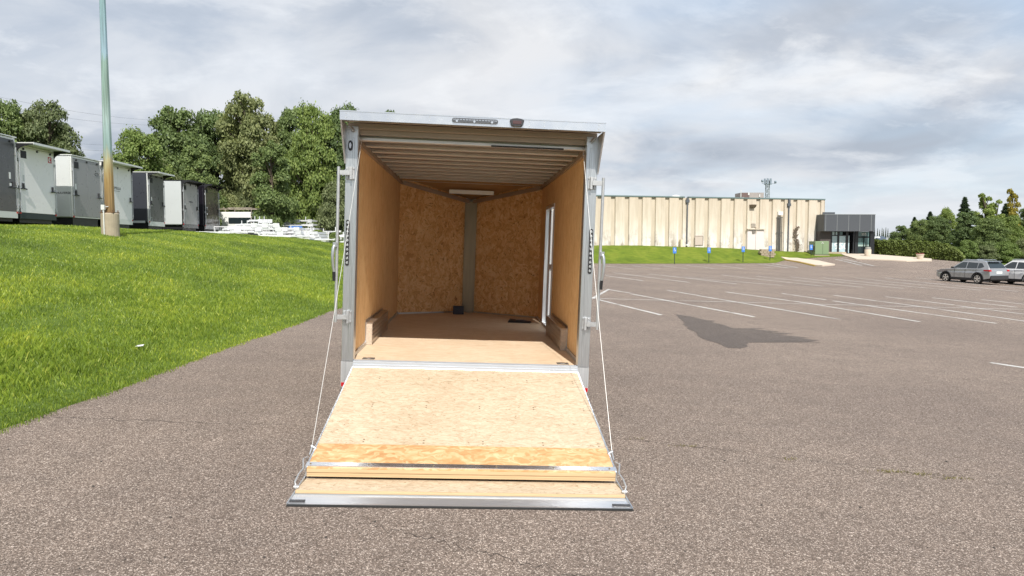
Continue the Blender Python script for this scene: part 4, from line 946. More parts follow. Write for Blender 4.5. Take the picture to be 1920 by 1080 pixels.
# climbing vine by the wall
vine = MB(); q0 = wpx(1493.5)
for k in range(170):
    u = random.random(); zz_ = .8+2.9*u; xx = q0+random.gauss(0, .16)+.25*math.sin(u*7); s_ = random.uniform(.03, .10); a = random.random()*6.28
    vine.add([(xx+s_*math.cos(a+j*1.57), -.05-random.random()*.06, zz_+s_*1.4*math.sin(a+j*1.57)) for j in range(4)], [(0, 1, 2, 3)])
vine.tube([(q0+.1, -.06, .6), (q0+.05, -.06, 1.4), (q0-.1, -.06, 2.4), (q0+.1, -.06, 3.4)], [.09, .05, .03, .015], 6)
vo = vine.build('climbing_plant', mat('dead_vine', (.11, .085, .06), .9)); vo.matrix_world = Matrix.Translation((wL.x, wL.y, 0)) @ Matrix.Rotation(bang, 4, 'Z')
tag(vo, 'dry brown climbing plant on the cream wall right of the pipe', 'plant')
# roof domes
for px_, r in ((1267, 1.0), (1308, .8)):
    q = at(px_, 369, 92); b = MB(); b.lathe([(r*1.1, -.9), (r, -.05), (r*.9, .3*r), (r*.6, .62*r), (r*.25, .78*r)], (0, 0, 0), 18); o = b.build('skylight_dome', MT['white'], None, True); o.location = (q.x, q.y, 7.2 if r == 1 else 7.0)
    tag(o, 'larger white skylight dome on the long building roof' if r == 1 else 'smaller white skylight dome right of the roof gap', 'skylight')
# rooftop unit
q0, q1 = at(1377, 372, 95), at(1432, 372, 95); zt_ = at(1400, 361, 95).z
ru = empty('rooftop_unit', (q0.x, 95, 6.2), 'grey mechanical unit with pale stacks on the long building roof', 'rooftop unit')
Wd = q1.x-q0.x; hh = zt_-6.2
b = MB(); b.box(Wd*.25, Wd, 0, 2.5, 0, hh); b.build('housing', mat('unit_grey', (.28, .26, .25), .6, var=.2), ru)
b = MB(); b.box(0, Wd*.24, .2, 2.2, 0, hh*.62); b.box(Wd*.25, Wd*.5, -.05, -.002, hh*.2, hh*.98); b.build('louvre_section', mat('unit_brown', (.12, .08, .075), .6), ru)
b = MB(); b.box(Wd*.22, Wd*.29, -.4, 0-.06, 0, hh*.72); b.box(Wd*.45, Wd*.50, -.12, -.06, hh*.85, hh*1.0); b.tube([(Wd*.20, -.2, 0), (Wd*.20, -.2, hh*1.15)], .06, 8); b.box(Wd*.83, Wd*.87, -.1, -.003, hh*.75, hh*.9); b.build('stack', MT['lgrey'], ru)
b = MB(); 
for k in (0.56, .66): b.box(Wd*k, Wd*(k+.07), -.1, -.003, hh*.05, hh*.45)
b.build('fan_opening', MT['black'], ru)
# antenna tower
q = at(1439, 372, 210); zt_ = at(1439, 338, 210).z
tw = empty('antenna_tower', (q.x, 210, 1.0), 'distant lattice antenna mast rising behind the roof', 'antenna tower')
b = MB(); H_ = zt_-1.0; rr = .9
def leg(k, z): a = 2.094*k+.3; r = rr*(1-.35*z/H_); return (r*math.cos(a), r*math.sin(a), z)
for k in range(3): b.tube([leg(k, 0), leg(k, H_)], .13, 5)
nb_ = 14
for i in range(nb_):
    z0, z1 = H_*i/nb_, H_*(i+1)/nb_
    for k in range(3): b.tube([leg(k, z0), leg((k+1) % 3, z1)], .07, 4); b.tube([leg(k, z1), leg((k+1) % 3, z1)], .07, 4)
b.build('mast', mat('mast_metal', (.30, .33, .36), .6, .3), tw)
b = MB()
for a in lin(0, 5.3, 6): b.box(.95*math.cos(a)-.2, .95*math.cos(a)+.2, .95*math.sin(a)-.15, .95*math.sin(a)+.15, H_-1.3, H_+.5)
b.tube([(-2.0, -.5, H_-1), (2.0, -.5, H_-1)], .06, 5); b.tube([(-2.2, -.8, H_-.3), (-1.8, -.8, H_-.3)], .4, 10); b.tube([(1.8, -.8, H_-.6), (2.2, -.8, H_-.6)], .4, 10)
b.build('antenna', mat('antenna_grey', (.22, .27, .33), .6), tw)

# ------------------------------------------------------------------ entrance wing
EY = 83.0; ZE = .50
def ex(px, Y=EY): return at(px, 440, Y).x
def ez(y, Y=EY): return at(1590, y, Y).z
en = empty('entrance_building', (ex(1545), EY, ZE), 'dark grey flat roofed entrance building with glass doors at the end of the cream building', 'building')
def EB(b, name, m, bevel=0): return b.build(name, m, en, False, bevel, off=(ex(1545), EY, ZE))
MT['fascia'] = mat('dark_metal_fascia', (.072, .080, .092), .5, .1, var=.06); MT['seam'] = mat('fascia_seam', (.22, .24, .25), .5)
zf0, zf1 = ez(433.5), ez(402.5)
b = MB(); b.box(ex(1545), ex(1640), EY, EY+9, zf0, zf1); EB(b, 'fascia', MT['fascia'])
b = MB()
for px_ in (1547.5, 1569, 1590.5, 1611.5, 1633): b.box(ex(px_)-.02, ex(px_)+.02, EY-.012, EY-.002, zf0+.02, zf1-.02)
b.box(ex(1545), ex(1640)+.03, EY-.03, EY+9, zf1, zf1+.06); EB(b, 'fascia_seam', MT['seam'])
b = MB(); b.box(ex(1545, EY+2)-.2, ex(1564.5, EY+2), EY+2, EY+5, zf1+.06, ez(398, EY+2)); EB(b, 'roof_box', MT['fascia'])
G = EY+1.3
b = MB(); b.box(ex(1545), ex(1557.5, EY+.9), EY+.9, EY+9, -.6, zf0); b.box(ex(1557.5, G), ex(1637, G), G+.35, EY+8.9, -.6, zf0-.01) if False else None; EB(b, 'brick_wall', mat('dark_brick', (.075, .062, .060), .8, var=.3, vscale=9))
b = MB(); b.box(ex(1557.5, G)+.01, ex(1636, G), G+3.2, G+3.3, -.5, zf0-.01); b.box(ex(1636,G)-.1, ex(1636,G), G+.06, G+3.2, -.5, zf0-.01); EB(b, 'inner_wall', mat('inner_dark', (.03, .032, .036), .8))
MT['dframe'] = mat('dark_window_frame', (.012, .014, .017), .4)
MT['frost'] = mat('pale_window_film', (.42, .55, .60), .25, var=.35, vscale=1.3); MT['gglass'] = mat('greenish_glass', (.10, .17, .17), .08, var=.5, vscale=.8)
b = MB()
zg0 = ez(474, G); ztm = ez(441.5, G); ztt = ez(434.3, G)
for px_, wq in ((1558.5, .10), (1571.7, .12), (1588, .16), (1600, .05), (1606, .20), (1634.5, .34)):
    b.box(ex(px_, G)-wq, ex(px_, G)+wq, G-.06, G+.10, -.1, zf0-.003)
b.box(ex(1558, G), ex(1590, G), G-.04, G+.08, ztm-.05, ztm+.05); b.box(ex(1558, G), ex(1590, G), G-.04, G+.08, ztt, zf0-.005); b.box(ex(1606, G), ex(1634, G), G-.04, G+.08, ez(444, G)-.04, ez(444, G)+.04)
b.box(ex(1606, G), ex(1634, G), G-.04, G+.08, ztt+.02, zf0-.005); b.box(ex(1558, G), ex(1592, G), G-.05, G+.12, -.3, zg0); EB(b, 'window_frame', MT['dframe'])
for a0, a1, zz0, zz1, mt_ in ((1560, 1571, zg0, ztm, 'frost'), (1573.5, 1586.5, zg0-.1, ztm, 'frost'), (1589, 1593, -.2, ztm, 'frost'), (1559.5, 1565, ztm, ztt, 'frost'), (1566.5, 1571, ztm, ztt, 'frost'), (1574, 1580, ztm, ztt, 'gglass'), (1607.5, 1633, ez(444, G), ztt, 'gglass')):
    b = MB(); b.box(ex(a0, G)+.02, ex(a1, G)-.02, G+.0, G+.03, zz0+.04, zz1-.02); EB(b, 'window', MT[mt_])
for a0, a1 in ((1608, 1618.5), (1620.5, 1631)):
    b = MB(); b.box(ex(a0-.7, G), ex(a1+.7, G), G-.02, G+.04, .5, ez(444.8, G)); d_ = EB(b, 'glass_door', MT['dframe'])
    b = MB(); b.box(ex(a0, G), ex(a1, G), G-.035, G-.022, ez(459, G), ez(446, G)); o = b.build('door_glass', MT['gglass'], d_, off=(ex(1545), EY, ZE))
    b = MB(); b.box(ex(a0, G), ex(a1, G), G-.040, G-.022, ez(462, G), ez(458.7, G)); o = b.build('door_rail', mat('green_grey_rail', (.30, .40, .37), .5), d_, off=(ex(1545), EY, ZE))
    b = MB(); b.box(ex(a0, G), ex(a1, G), G-.035, G-.022, ez(475, G), ez(463, G)); o = b.build('door_glass', MT['glass'], d_, off=(ex(1545), EY, ZE))
text_mesh('door_number', '355', .42, MT['white'], en, (ex(1619.5, G)-ex(1545), 1.3-.03, ez(439.5, G)-ZE), rotS)
text_mesh('window_lettering', '1950', 1.15, MT['white'], en, (ex(1573, G)-ex(1545), 1.3-.012, ez(462, G)-ZE), rotS, sx=1.0)
b = MB(); b.box(ex(1637, EY+.3)-.32, ex(1637, EY+.3)-.0, EY+.3, EY+.6, -.1, zf0-.002); EB(b, 'column', MT['dframe'])
b = MB(); b.box(ex(1558), ex(1593), EY+.65, EY+.85, -.5, ez(472.5)); EB(b, 'planter_wall', mat('tan_block', (.40, .33, .25), .85, var=.2))

# transformer cabinet
Q = on(1528, 479.5); Q1 = Q
cb = empty('transformer_cabinet', (Q.x, Q.y, Q.z), 'green electrical transformer cabinet on the lawn beside the entrance', 'cabinet', None, R_(-6))
k_ = Q.y/FPX; hgt = 28*k_
b = MB(); b.box(0, 26*k_, 0, 2.0, .08, hgt); b.build('housing', mat('cabinet_green', (.19, .27, .15), .5, var=.08), cb, bevel=.03)
b = MB(); b.box(-.10, .0-.001, .2, 1.4, .5, hgt-.6); b.build('side_fins', mat('dark_fins', (.05, .06, .045), .6), cb)
b = MB(); b.box(-.08, 26*k_+.08, -.1, 2.1, -.3, .10); b.build('base_pad', MT['concrete'], cb)
b = MB(); b.box(14.2*k_, 14.2*k_+.03, -.012, -.001, .15, hgt-.15); b.box(.02, 26*k_-.02, -.012, -.002, .15, .2); b.build('door_seam', mat('dark_seam', (.04, .055, .035), .6), cb)
b = MB(); b.box(12*k_, 12.9*k_, -.014, -.003, hgt-.28, hgt-.2); b.box(13.4*k_, 14.0*k_, -.014, -.003, hgt-.24, hgt-.1); b.box(15*k_, 15.9*k_, -.014, -.003, hgt-.28, hgt-.2); b.build('warning_label', MT['white'], cb)

# blue accessible parking signs
MT['blue'] = mat('blue_sign_face', (.05, .20, .62), .45)
sg = [(1264.5, 496, 463.5), (1329, 492.5, 463.5), (1393, 492, 461.5), (1443.5, 488.5, 460.5), (1520.5, 480.5, 458.5)]
words = ['leftmost blue parking sign on the mound, before the first dark downspout', 'blue parking sign standing on the mound below the wall vent and its right neighbour panels', 'blue parking sign just left of the pale service doors', 'blue parking sign by the stone steps right of the service doors', 'rightmost blue parking sign, beside the green cabinet']
for i, (px_, yb_, yt_) in enumerate(sg):
    q = on(px_, yb_); s_ = q.y/FPX; H_ = (yb_-yt_)*s_
    r_ = empty('parking_sign', (q.x, q.y, q.z), words[i], 'sign', 'blue parking signs along the lot edge', R_(random.uniform(-8, 8)))
    b = MB(); b.box(-.035, .035, -.02, .02, -.2, H_-.25); b.build('post', mat('dark_green_post', (.02, .035, .025), .6) if i == 0 else bpy.data.materials['dark_green_post'], r_)
    b = MB(); b.box(-.18, .18, -.032, -.021, H_-.60, H_); pn = b.build('sign_panel', MT['blue'], r_, bevel=.003)
    b = MB(); cz_ = H_-.24
    b.tube([(-.02, -.036, cz_+.15), (-.02, -.033, cz_+.15)], .035, 10); b.box(-.035, .0, -.036, -.033, cz_-.02, cz_+.11); b.box(-.035, .08, -.036, -.033, cz_-.03, cz_-.0); b.box(.05, .09, -.036, -.033, cz_-.12, cz_-.03)
    for k in range(8): a0, a1 = 2.2+k*.5, 2.2+(k+1)*.5; b.tube([(.0+.09*math.cos(a0), -.0345, cz_-.07+.09*math.sin(a0)), (.0+.09*math.cos(a1), -.0345, cz_-.07+.09*math.sin(a1))], .010, 5)
    b.build('wheelchair_symbol', MT['white'], pn)
# stone step wall beside service doors
q = on(1437, 481); b = MB(); 
for r in range(4):
    for k in range(4): b.box(-.75+k*.42+(r % 2)*.15, -.75+k*.42+.40+(r % 2)*.15, -.02*k, .6, r*.24, r*.24+.225)
o = b.build('retaining_wall', mat('tan_stone', (.34, .28, .21), .9, var=.35, vscale=3), None, bevel=.015); o.location = (q.x, q.y, q.z-.1); tag(o, 'small brown block retaining wall beside the service doors', 'retaining wall')
# bin and planter
q = on(1627, 481.5); r_ = empty('litter_bin', (q.x, q.y, q.z+.10), 'round tan concrete litter bin in front of the glass doors', 'bin')
k_ = q.y/FPX; rr = 6*k_
b = MB(); b.lathe([(rr*.97, 0), (rr, .1), (rr*1.0, .72*17*k_), (rr*.98, .74*17*k_)]); b.build('bin_body', MT['pave'], r_, True)
b = MB(); b.lathe([(rr*.90, .745*17*k_), (rr*.88, .90*17*k_), (rr*.78, .99*17*k_), (rr*.3, 17.5*k_)]); b.build('bin_lid', mat('grey_lid', (.24, .24, .22), .6), r_, True)
def planter(px_, yb_, hpx, label):
    q = on(px_, yb_); r_ = empty('flower_planter', (q.x, q.y, q.z+.10), label, 'planter'); k_ = q.y/FPX; h = hpx*k_
    b = MB(); b.lathe([(h*.48, 0), (h*.60, h*.70), (h*.66, h*.72), (h*.66, h*.86), (h*.58, h*.86), (h*.5, h*.80)]); b.build('pot', MT['pave'], r_, True)
    b = MB()
    for k in range(120): a, rd = random.random()*6.28, h*.6*random.random()**.5; c_ = Vector((rd*math.cos(a), rd*math.sin(a), h*(.86+.16*random.random()))); b.add([c_+Vector((random.gauss(0, .05), random.gauss(0, .05), random.gauss(0, .04))) for _ in range(3)], [(0, 1, 2)])
    b.build('flowers', mat('reddish_flowers', (.30, .10, .09), .8, var=.5, vscale=8), r_)
planter(1725, 487.5, 11, 'round concrete planter with reddish flowers at the corner of the plaza')

# distant houses
for px0, px1, yr, yb_, Y, lab in ((1634, 1668, 442, 458, 190, 'distant white house with a dark blue roof beyond the hedge, the left one'), (1662, 1676, 446, 460, 175, 'small pale house partly hidden by the first trees')):
    a, c_ = at(px0, yb_, Y), at(px1, yb_, Y); zr = at(px0, yr, Y).z; z0 = -1.5; W_ = c_.x-a.x; ze = a.z+(zr-a.z)*.38
    h_ = empty('house', (a.x, Y, z0), lab, 'house')
    b = MB(); b.box(0, W_, 0, 8, 0, ze-z0); b.prism([(W_*.1, ze-z0), (W_*.5, ze-z0), (W_*.30, (ze-z0)+1.3)], 'y', -1.0, 1); b.build('wall', MT['white'], h_)
    b = MB(); b.prism([(-.4, ze-z0), (8.4, ze-z0), (4, zr-z0)], 'x', -.4, W_+.4) ; b.build('roof', mat('slate_roof', (.07, .095, .13), .8), h_)
    b = MB()
    for k in (.15, .6, .8): b.box(W_*k, W_*k+.9, -.03, -.002, (ze-z0)*.45, (ze-z0)*.8)
    b.build('window', MT['glass'], h_)

# ================================================================== CARS
def suv(label, loc, yaw, paintmat, clad=True):
    root = empty('parked_car', loc, label, 'car', 'cars parked in the lot', yaw)
    # local: x forward (front at +x), y left, z up; origin under car centre; length 4.6
    def hwz(z, x):   # half width by height (tumblehome)
        base = .925 if z < 1.0 else .925 - (z-1.0)*.42
        tp = 1 - .10*max(0, (x-1.6)/.7)**2 - .06*max(0, (-x-1.7)/.6)**2
        return base*tp
    def solid(poly, name, m, inset=0, bevel=.02, parent=None, zsplit=None):
        b = MB(); n = len(poly)
        vs = [(x, hwz(z, x)-inset, z) for x, z in poly] + [(x, -hwz(z, x)+inset, z) for x, z in poly]
        b.add(vs, [tuple(range(n)), tuple(range(2*n-1, n-1, -1))] + [(k, n+k, n+(k+1) % n, (k+1) % n) for k in range(n)])
        return b.build(name, m, parent or root, bevel=bevel)
    fa, ra, wr = 1.36, -1.33, .36
    def arch(cx, r, a0, a1, n=9): return [(cx+r*math.cos(a), .36+r*math.sin(a)) for a in lin(a0, a1, n)]
    low = [(-2.22, .42), (-2.30, .62), (-2.26, .95), (-2.20, 1.06), (-1.2, 1.07), (.4, 1.05), (1.05, 1.04), (1.85, .98), (2.15, .88), (2.28, .68), (2.26, .42)]
    low += [(fa+.45, .30)] + arch(fa, .43, 0.0, math.pi) + [(fa-.47, .27), (ra+.47, .27)] + arch(ra, .43, 0.0, math.pi) + [(ra-.5, .34)]
    body = solid(low, 'body', paintmat, bevel=.025)
    gh = [(-2.18, 1.05), (-2.12, 1.20), (-1.78, 1.60), (-1.55, 1.665), (-.4, 1.70), (.15, 1.66), (.95, 1.10), (1.05, 1.03)]
    cabin = solid(gh, 'cabin', paintmat, inset=.03, bevel=.025)
    for s in (1, -1):   # side windows
        def win(poly, nm='side_window'):
            b = MB(); vs = [(x, s*(hwz(z, x)-.022), z) for x, z in poly] + [(x, s*(hwz(z, x)-.07), z) for x, z in poly]; n = len(poly)
            b.add(vs, [tuple(range(n)), tuple(range(2*n-1, n-1, -1))] + [(k, n+k, n+(k+1) % n, (k+1) % n) for k in range(n)]); b.build(nm, MT['glass'], root)
        win([(-.28, 1.13), (-.28, 1.56), (.10, 1.56), (.32, 1.44), (.76, 1.13)]); win([(-1.18, 1.14), (-1.18, 1.52), (-.36, 1.56), (-.36, 1.13)]); win([(-1.72, 1.26), (-1.50, 1.50), (-1.26, 1.52), (-1.26, 1.15), (-1.45, 1.16)])
        b = MB(); b.box(.62, .80, min(s*.93, s*1.06), max(s*.93, s*1.06), 1.08, 1.20); b.build('mirror', MT['black'], root, bevel=.03)
        b = MB()
        for xx in (-.30, .60, -1.2):
            b.box(xx-.008, xx+.008, min(s*.922, s*.929), max(s*.922, s*.929), .42, 1.02)
        b.build('door_gap', MT['black'], root)
        b = MB()
        for xx in (-.2, -1.05): b.box(xx, xx+.2, min(s*.92, s*.95), max(s*.92, s*.95), .93, .96)
        b.build('door_handle', paintmat, root)
        for cx_ in (fa, ra):
            b = MB(); pts = arch(cx_, .43, -.1, math.pi+.1, 14) + arch(cx_, .50, math.pi+.1, -.1, 14); yy = sorted((s*.90, s*.938)); b.prism(pts, 'y', yy[0], yy[1]); b.build('wheel_arch', MT['black'], root)
            b = MB(); y0_, y1_ = s*.70, s*.915; prof = [(.22, 0), (.35, .02), (.365, .05), (.365, .16), (.35, .2), (.25, .215)]; n = 24; vs = []; fs = []
            for r, o_ in prof: vs += [(cx_+r*math.cos(2*math.pi*k/n), y0_+s*o_, .365+r*math.sin(2*math.pi*k/n)) for k in range(n)]
            for i in range(len(prof)-1):
                for k in range(n): fs.append((i*n+k, i*n+(k+1) % n, (i+1)*n+(k+1) % n, (i+1)*n+k))
            b.add(vs, fs+[tuple(range(n)), tuple(range((len(prof)-1)*n, len(prof)*n))]); wl = b.build('wheel', MT['rubber'], root, True)
            b = MB(); b.tube([(cx_, s*.916, .365), (cx_, s*.925, .365)], .06, 10)
            for k in range(5):
                a = 2*math.pi*k/5+.3; d = Vector((math.cos(a), 0, math.sin(a))); e = Vector((-math.sin(a), 0, math.cos(a))); c0 = Vector((cx_, s*.917, .365)); b.hexa([c0+d*.04-e*.035, c0+d*.04+e*.035, c0+d*.235+e*.055, c0+d*.235-e*.055], [q+Vector((0, s*.008, 0)) for q in (c0+d*.04-e*.035, c0+d*.04+e*.035, c0+d*.235+e*.055, c0+d*.235-e*.055)])
            ring = [(cx_+.255*math.cos(a), .365+.255*math.sin(a)) for a in lin(0, 6.283, 25)] + [(cx_+.225*math.cos(a), .365+.225*math.sin(a)) for a in lin(6.283, 0, 25)]
            b.prism(ring[:25]+ring[25:], 'y', *sorted((s*.916, s*.922))); b.build('rim', MT['aluB'], wl)
        yy = sorted((s*.72, s*.915)); b = MB(); b.hexa([(-2.285, yy[0], .93), (-2.285, yy[1]-.0, .93), (-1.80, yy[1]+.012 if s > 0 else yy[1], .96), (-1.80, yy[0] if s > 0 else yy[0]-.012, .96)], [(-2.27, yy[0], 1.05), (-2.27, yy[1], 1.05), (-1.82, yy[1]+.012 if s > 0 else yy[1], 1.04), (-1.82, yy[0] if s > 0 else yy[0]-.012, 1.04)]); b.build('tail_light', MT['red'], root)
        b = MB(); b.box(*sorted((2.0, 2.25)), *sorted((s*.55, s*.86)), .78, .90); b.build('headlight', MT['clear'], root)
        b = MB(); b.box(fa-.9-.0, -.85, *sorted((s*.90, s*.935)), .27, .42); b.box(ra+.48, fa-.48, *sorted((s*.90, s*.932)), .27, .43); b.build('sill_trim', MT['black'], root) if clad else None
        b = MB(); b.tube([(-1.5, s*.60, 1.70), (-1.4, s*.60, 1.735), (.0, s*.60, 1.745), (.15, s*.60, 1.70)], .018, 6); b.build('roof_rail', MT['aluB'], root)
    b = MB(); pz = [(-2.105, 1.20), (-1.80, 1.565)]; b.hexa([(-2.16, -.72, 1.17), (-2.16, .72, 1.17), (-2.10, .72, 1.17), (-2.10, -.72, 1.17)], [(-1.85, -.60, 1.56), (-1.85, .60, 1.56), (-1.78, .60, 1.56), (-1.78, -.60, 1.56)]); b.build('rear_window', MT['glass'], root)
    b = MB(); b.hexa([(1.02, -.74, 1.09), (1.02, .74, 1.09), (.94, .74, 1.07), (.94, -.74, 1.07)], [(.22, -.62, 1.62), (.22, .62, 1.62), (.14, .62, 1.61), (.14, -.62, 1.61)]); b.build('windscreen', MT['glass'], root)
    b = MB(); b.box(-2.34, -2.20, -.80, .80, .34, .64); b.build('rear_bumper', MT['lensdark'] if clad else paintmat, root, bevel=.03)
    b = MB(); b.box(-2.29, -2.24, -.26, .26, .76, .92); b.build('number_plate', MT['white'], root, bevel=.01)
    b = MB(); b.box(-2.0, -1.72, -.55, .55, 1.63, 1.665); b.build('spoiler', paintmat, root, bevel=.01)
    b = MB(); b.box(2.2, 2.30, -.5, .5, .40, .72); b.build('grille', MT['black'], root)
    b = MB(); b.box(-2.0, 2.0, -.8, .8, .22, .42); b.build('underbody', MT['black'], root)
    return root
MT['carsilver'] = mat('silver_car_paint', (.37, .38, .39), .25, .5, coat=.8); MT['carwhite'] = mat('white_car_paint', (.78, .79, .80), .25, coat=.8)
def ground_at(px, py): q = on(px, py); return q
wf, wr_ = on(1774.5, 527), on(1835.5, 533)
hd_ = (Vector((wf.x, wf.y, 0))-Vector((wr_.x, wr_.y, 0))); print('wheelbase from photo', hd_.length, wf, wr_)
yaw_ = math.atan2(hd_.y, hd_.x) + R_(7)
fx = Vector((math.cos(yaw_), math.sin(yaw_), 0)); lx = Vector((-fx.y, fx.x, 0))
cen = (wf+wr_)/2 - lx*.80
suv('silver compact suv seen from its left rear corner on the open lot', (cen.x, cen.y, g(cen.x, cen.y)), yaw_, MT['carsilver'])
c2 = cen - lx*3.1 - fx*1.35
wc = suv('white suv parked beyond the silver one, cut off by the right picture edge', (c2.x, c2.y, g(c2.x, c2.y)), yaw_, MT['carwhite'])

wc.scale = (1.05, 1.05, 1.08)
# ================================================================== TREES
def leafcloud(lobes, n, size, seed, mode='broad', droop=0, fill=.55):
    r = np.random.default_rng(seed); L = np.array([l[:3] for l in lobes]); Rr = np.array([l[3] for l in lobes])
    pw = Rr**2; pick = r.choice(len(lobes), n, p=pw/pw.sum())
    d = r.normal(size=(n, 3)); d /= np.linalg.norm(d, axis=1)[:, None]; d[:, 2] = np.where(d[:, 2] < -.35, -d[:, 2]*.6, d[:, 2])
    rad = Rr[pick]*(fill+(1.08-fill)*r.random(n)**.6); sub = r.normal(size=(n, 3))*.10*Rr[pick][:, None]
    c = L[pick] + d*rad[:, None]*np.array([1, 1, .82]) + sub
    c[:, 2] -= droop*rad*r.random(n)
    nr = d + r.normal(size=(n, 3))*.75 + np.array([0, 0, .35]); nr /= np.linalg.norm(nr, axis=1)[:, None]
    a = np.cross(nr, r.normal(size=(n, 3))); a /= np.linalg.norm(a, axis=1)[:, None]; b_ = np.cross(nr, a)
    s = size*(.55+.9*r.random(n))[:, None]; asp = .45+.35*r.random(n)[:, None]
    V = np.stack([c-a*s, c-b_*s*asp+a*s*.1, c+a*s, c+b_*s*asp-a*s*.1], 1).astype(np.float32)
    return V
def mesh_quads(name, V, m):
    n = len(V); me = bpy.data.meshes.new(name); me.vertices.add(n*4); me.vertices.foreach_set('co', V.ravel())
    me.loops.add(n*4); me.polygons.add(n); me.loops.foreach_set('vertex_index', np.arange(n*4, dtype=np.int32)); me.polygons.foreach_set('loop_start', np.arange(n, dtype=np.int32)*4)
    me.update(); me.materials.append(m); return me
def broad_template(seed, leafm, H=10, R=4.2, base=.16, n=34000, size=.125, nl=60, narrow=1.0):
    rr = random.Random(seed); lobes = []
    tries = 0
    while len(lobes) < nl and tries < 4000:
        tries += 1
        u = rr.uniform(base, .95); env = R*narrow*(math.sin(math.pi*min(1, max(0, (u-base*.3)/(1.02-base*.3)))**.85)**.6)
        a = rr.random()*6.283; rd = env*rr.uniform(.25, .80)
        lr = rr.uniform(.20, .36)*R*(1.1-.4*u)
        c = (rd*math.cos(a), rd*math.sin(a), u*H)
        if all((c[0]-l[0])**2+(c[1]-l[1])**2+(c[2]-l[2])**2 > (.40*(lr+l[3]))**2 for l in lobes): lobes.append((*c, lr))
    V = leafcloud(lobes, n, size, seed); cm = mesh_quads('crown', V, leafm)
    b = MB(); b.tube([(0, 0, -.4), (.1, .05, H*.25), (-.1, .1, H*.55), (.05, 0, H*.85)], [.30, .22, .13, .04], 8)
    for l in lobes[::2]:
        z0 = max(H*.12, l[2]-abs(l[0]+l[1])*.4-H*.12); b.tube([(0, 0, z0), ((l[0])*.5, (l[1])*.5, (z0+l[2])/2+.1), (l[0], l[1], l[2]), (l[0]*1.15, l[1]*1.15, l[2]+l[3]*.8)], [.12, .08, .04, .015], 5)
    return cm, b
def conifer_template(seed, H=10, R=3.0, n=13000):
    r = np.random.default_rng(seed); V = []
    u = r.random(n)**.75; layer = np.floor((1-u)*14+r.random(n)*.5)/14; z = H*(.06+.94*(1-u)); rad = R*(u**.9)*(.35+.65*r.random(n)**.5)*(.75+.25*np.sin((1-u)*14*6.283)); a = r.random(n)*6.283
    c = np.stack([rad*np.cos(a), rad*np.sin(a), z-rad*.25], 1)
    out = np.stack([np.cos(a), np.sin(a), -.25*np.ones(n)], 1)+r.normal(size=(n, 3))*.35; out /= np.linalg.norm(out, axis=1)[:, None]
    side = np.cross(out, np.array([0, 0, 1.])+r.normal(size=(n, 3))*.4); side /= np.linalg.norm(side, axis=1)[:, None]
    s = .26*(.6+.8*r.random(n))[:, None]
    V = np.stack([c-out*s, c-side*s*.35, c+out*s, c+side*s*.35], 1).astype(np.float32)
    b = MB(); b.tube([(0, 0, -.4), (0, 0, H*.98)], [.20, .03], 7)
    return mesh_quads('crown', V, MT['needle']), b
TP = {}
def reg(key, tpl, leafm=None):
    cm, b = tpl; to = b.build('trunk', MT['bark'], None, True); tm = to.data; bpy.data.objects.remove(to); TP[key] = (cm, tm)
reg('a', broad_template(11, MT['leaf'])); reg('b', broad_template(23, MT['leaf'], nl=70, size=.12, n=36000)); reg('c', broad_template(37, MT['leafO'], R=3.9, nl=60, n=34000, size=.115))
reg('d', broad_template(41, MT['leafB'], R=4.6, base=.05, nl=64)); reg('e', broad_template(53, MT['leaf'], R=3.2, base=.06, nl=56, size=.12)); reg('y', broad_template(61, MT['leafY'], R=2.0, base=.05, nl=50, n=14000, size=.12))
reg('p', broad_template(71, MT['leafB'], R=2.4, base=.05, nl=54, n=20000, size=.12)); reg('k', conifer_template(5)); reg('s', broad_template(83, MT['leafB'], H=10, R=6.5, base=.05, nl=60, n=26000, size=.21)); reg('o', broad_template(91, MT['leafO'], H=10, R=6.0, base=.04, nl=60, n=26000, size=.20))
def tree(key, px, ytop, Y, wpx_, label, group, name='broadleaf_tree', zb=None, cat='tree', Hk=10., sink=.3):
    q = at(px, 430, Y); z0 = (g(q.x, q.y) if zb is None else zb)-sink; zt = at(px, ytop, Y).z; H = max(.5, zt-z0)
    R0 = {'a': 4.2, 'b': 4.2, 'c': 3.9, 'd': 4.6, 'e': 3.2, 'y': 2.0, 'p': 2.4, 'k': 2.4, 's': 6.5, 'o': 6.0}[key]*.95
    sxy = (wpx_*Y/FPX)/R0; szz = H/9.9
    r_ = empty(name, (q.x, q.y, z0), label, cat, group, random.random()*6.283); r_.scale = (sxy, sxy, szz)
    c = bpy.data.objects.new('crown', TP[key][0]); COL.objects.link(c); c.parent = r_
    d = bpy.data.objects.new('trunk', TP[key][1]); COL.objects.link(d); d.parent = r_
    return r_
GW = 'tall trees behind the stored trailers'
tree('b', 8, 190, 60, 60, 'leafy tree at the left picture edge behind the charcoal trailer', GW)
tree('c', 98, 186, 62, 62, 'olive green tree rising above the white and light grey trailers', GW)
tree('c', 62, 205, 66, 50, 'dim olive tree filling the gap left of the olive tree behind the white trailer', GW)
tree('d', 258, 243, 56, 60, 'bright green rounded tree just right of the light pole', GW)
tree('a', 335, 208, 64, 66, 'broad dark green tree above the navy and silver trailers', GW)
tree('b', 408, 212, 66, 62, 'dark tree left of the tallest crown, above the glossy black trailer', GW)
tree('c', 470, 170, 64, 64, 'tallest tree of the wood with a rounded olive crown', GW)
tree('a', 545, 206, 66, 52, 'dark tree directly right of the tallest crown', GW)
tree('d', 590, 198, 62, 52, 'fresh green tree with drooping foliage left of the open trailer roof', GW)
tree('b', 655, 203, 64, 62, 'dense tree partly hidden by the left edge of the open trailer', GW)
tree('a', 730, 215, 66, 60, 'tree fully behind the open trailer roof', GW)
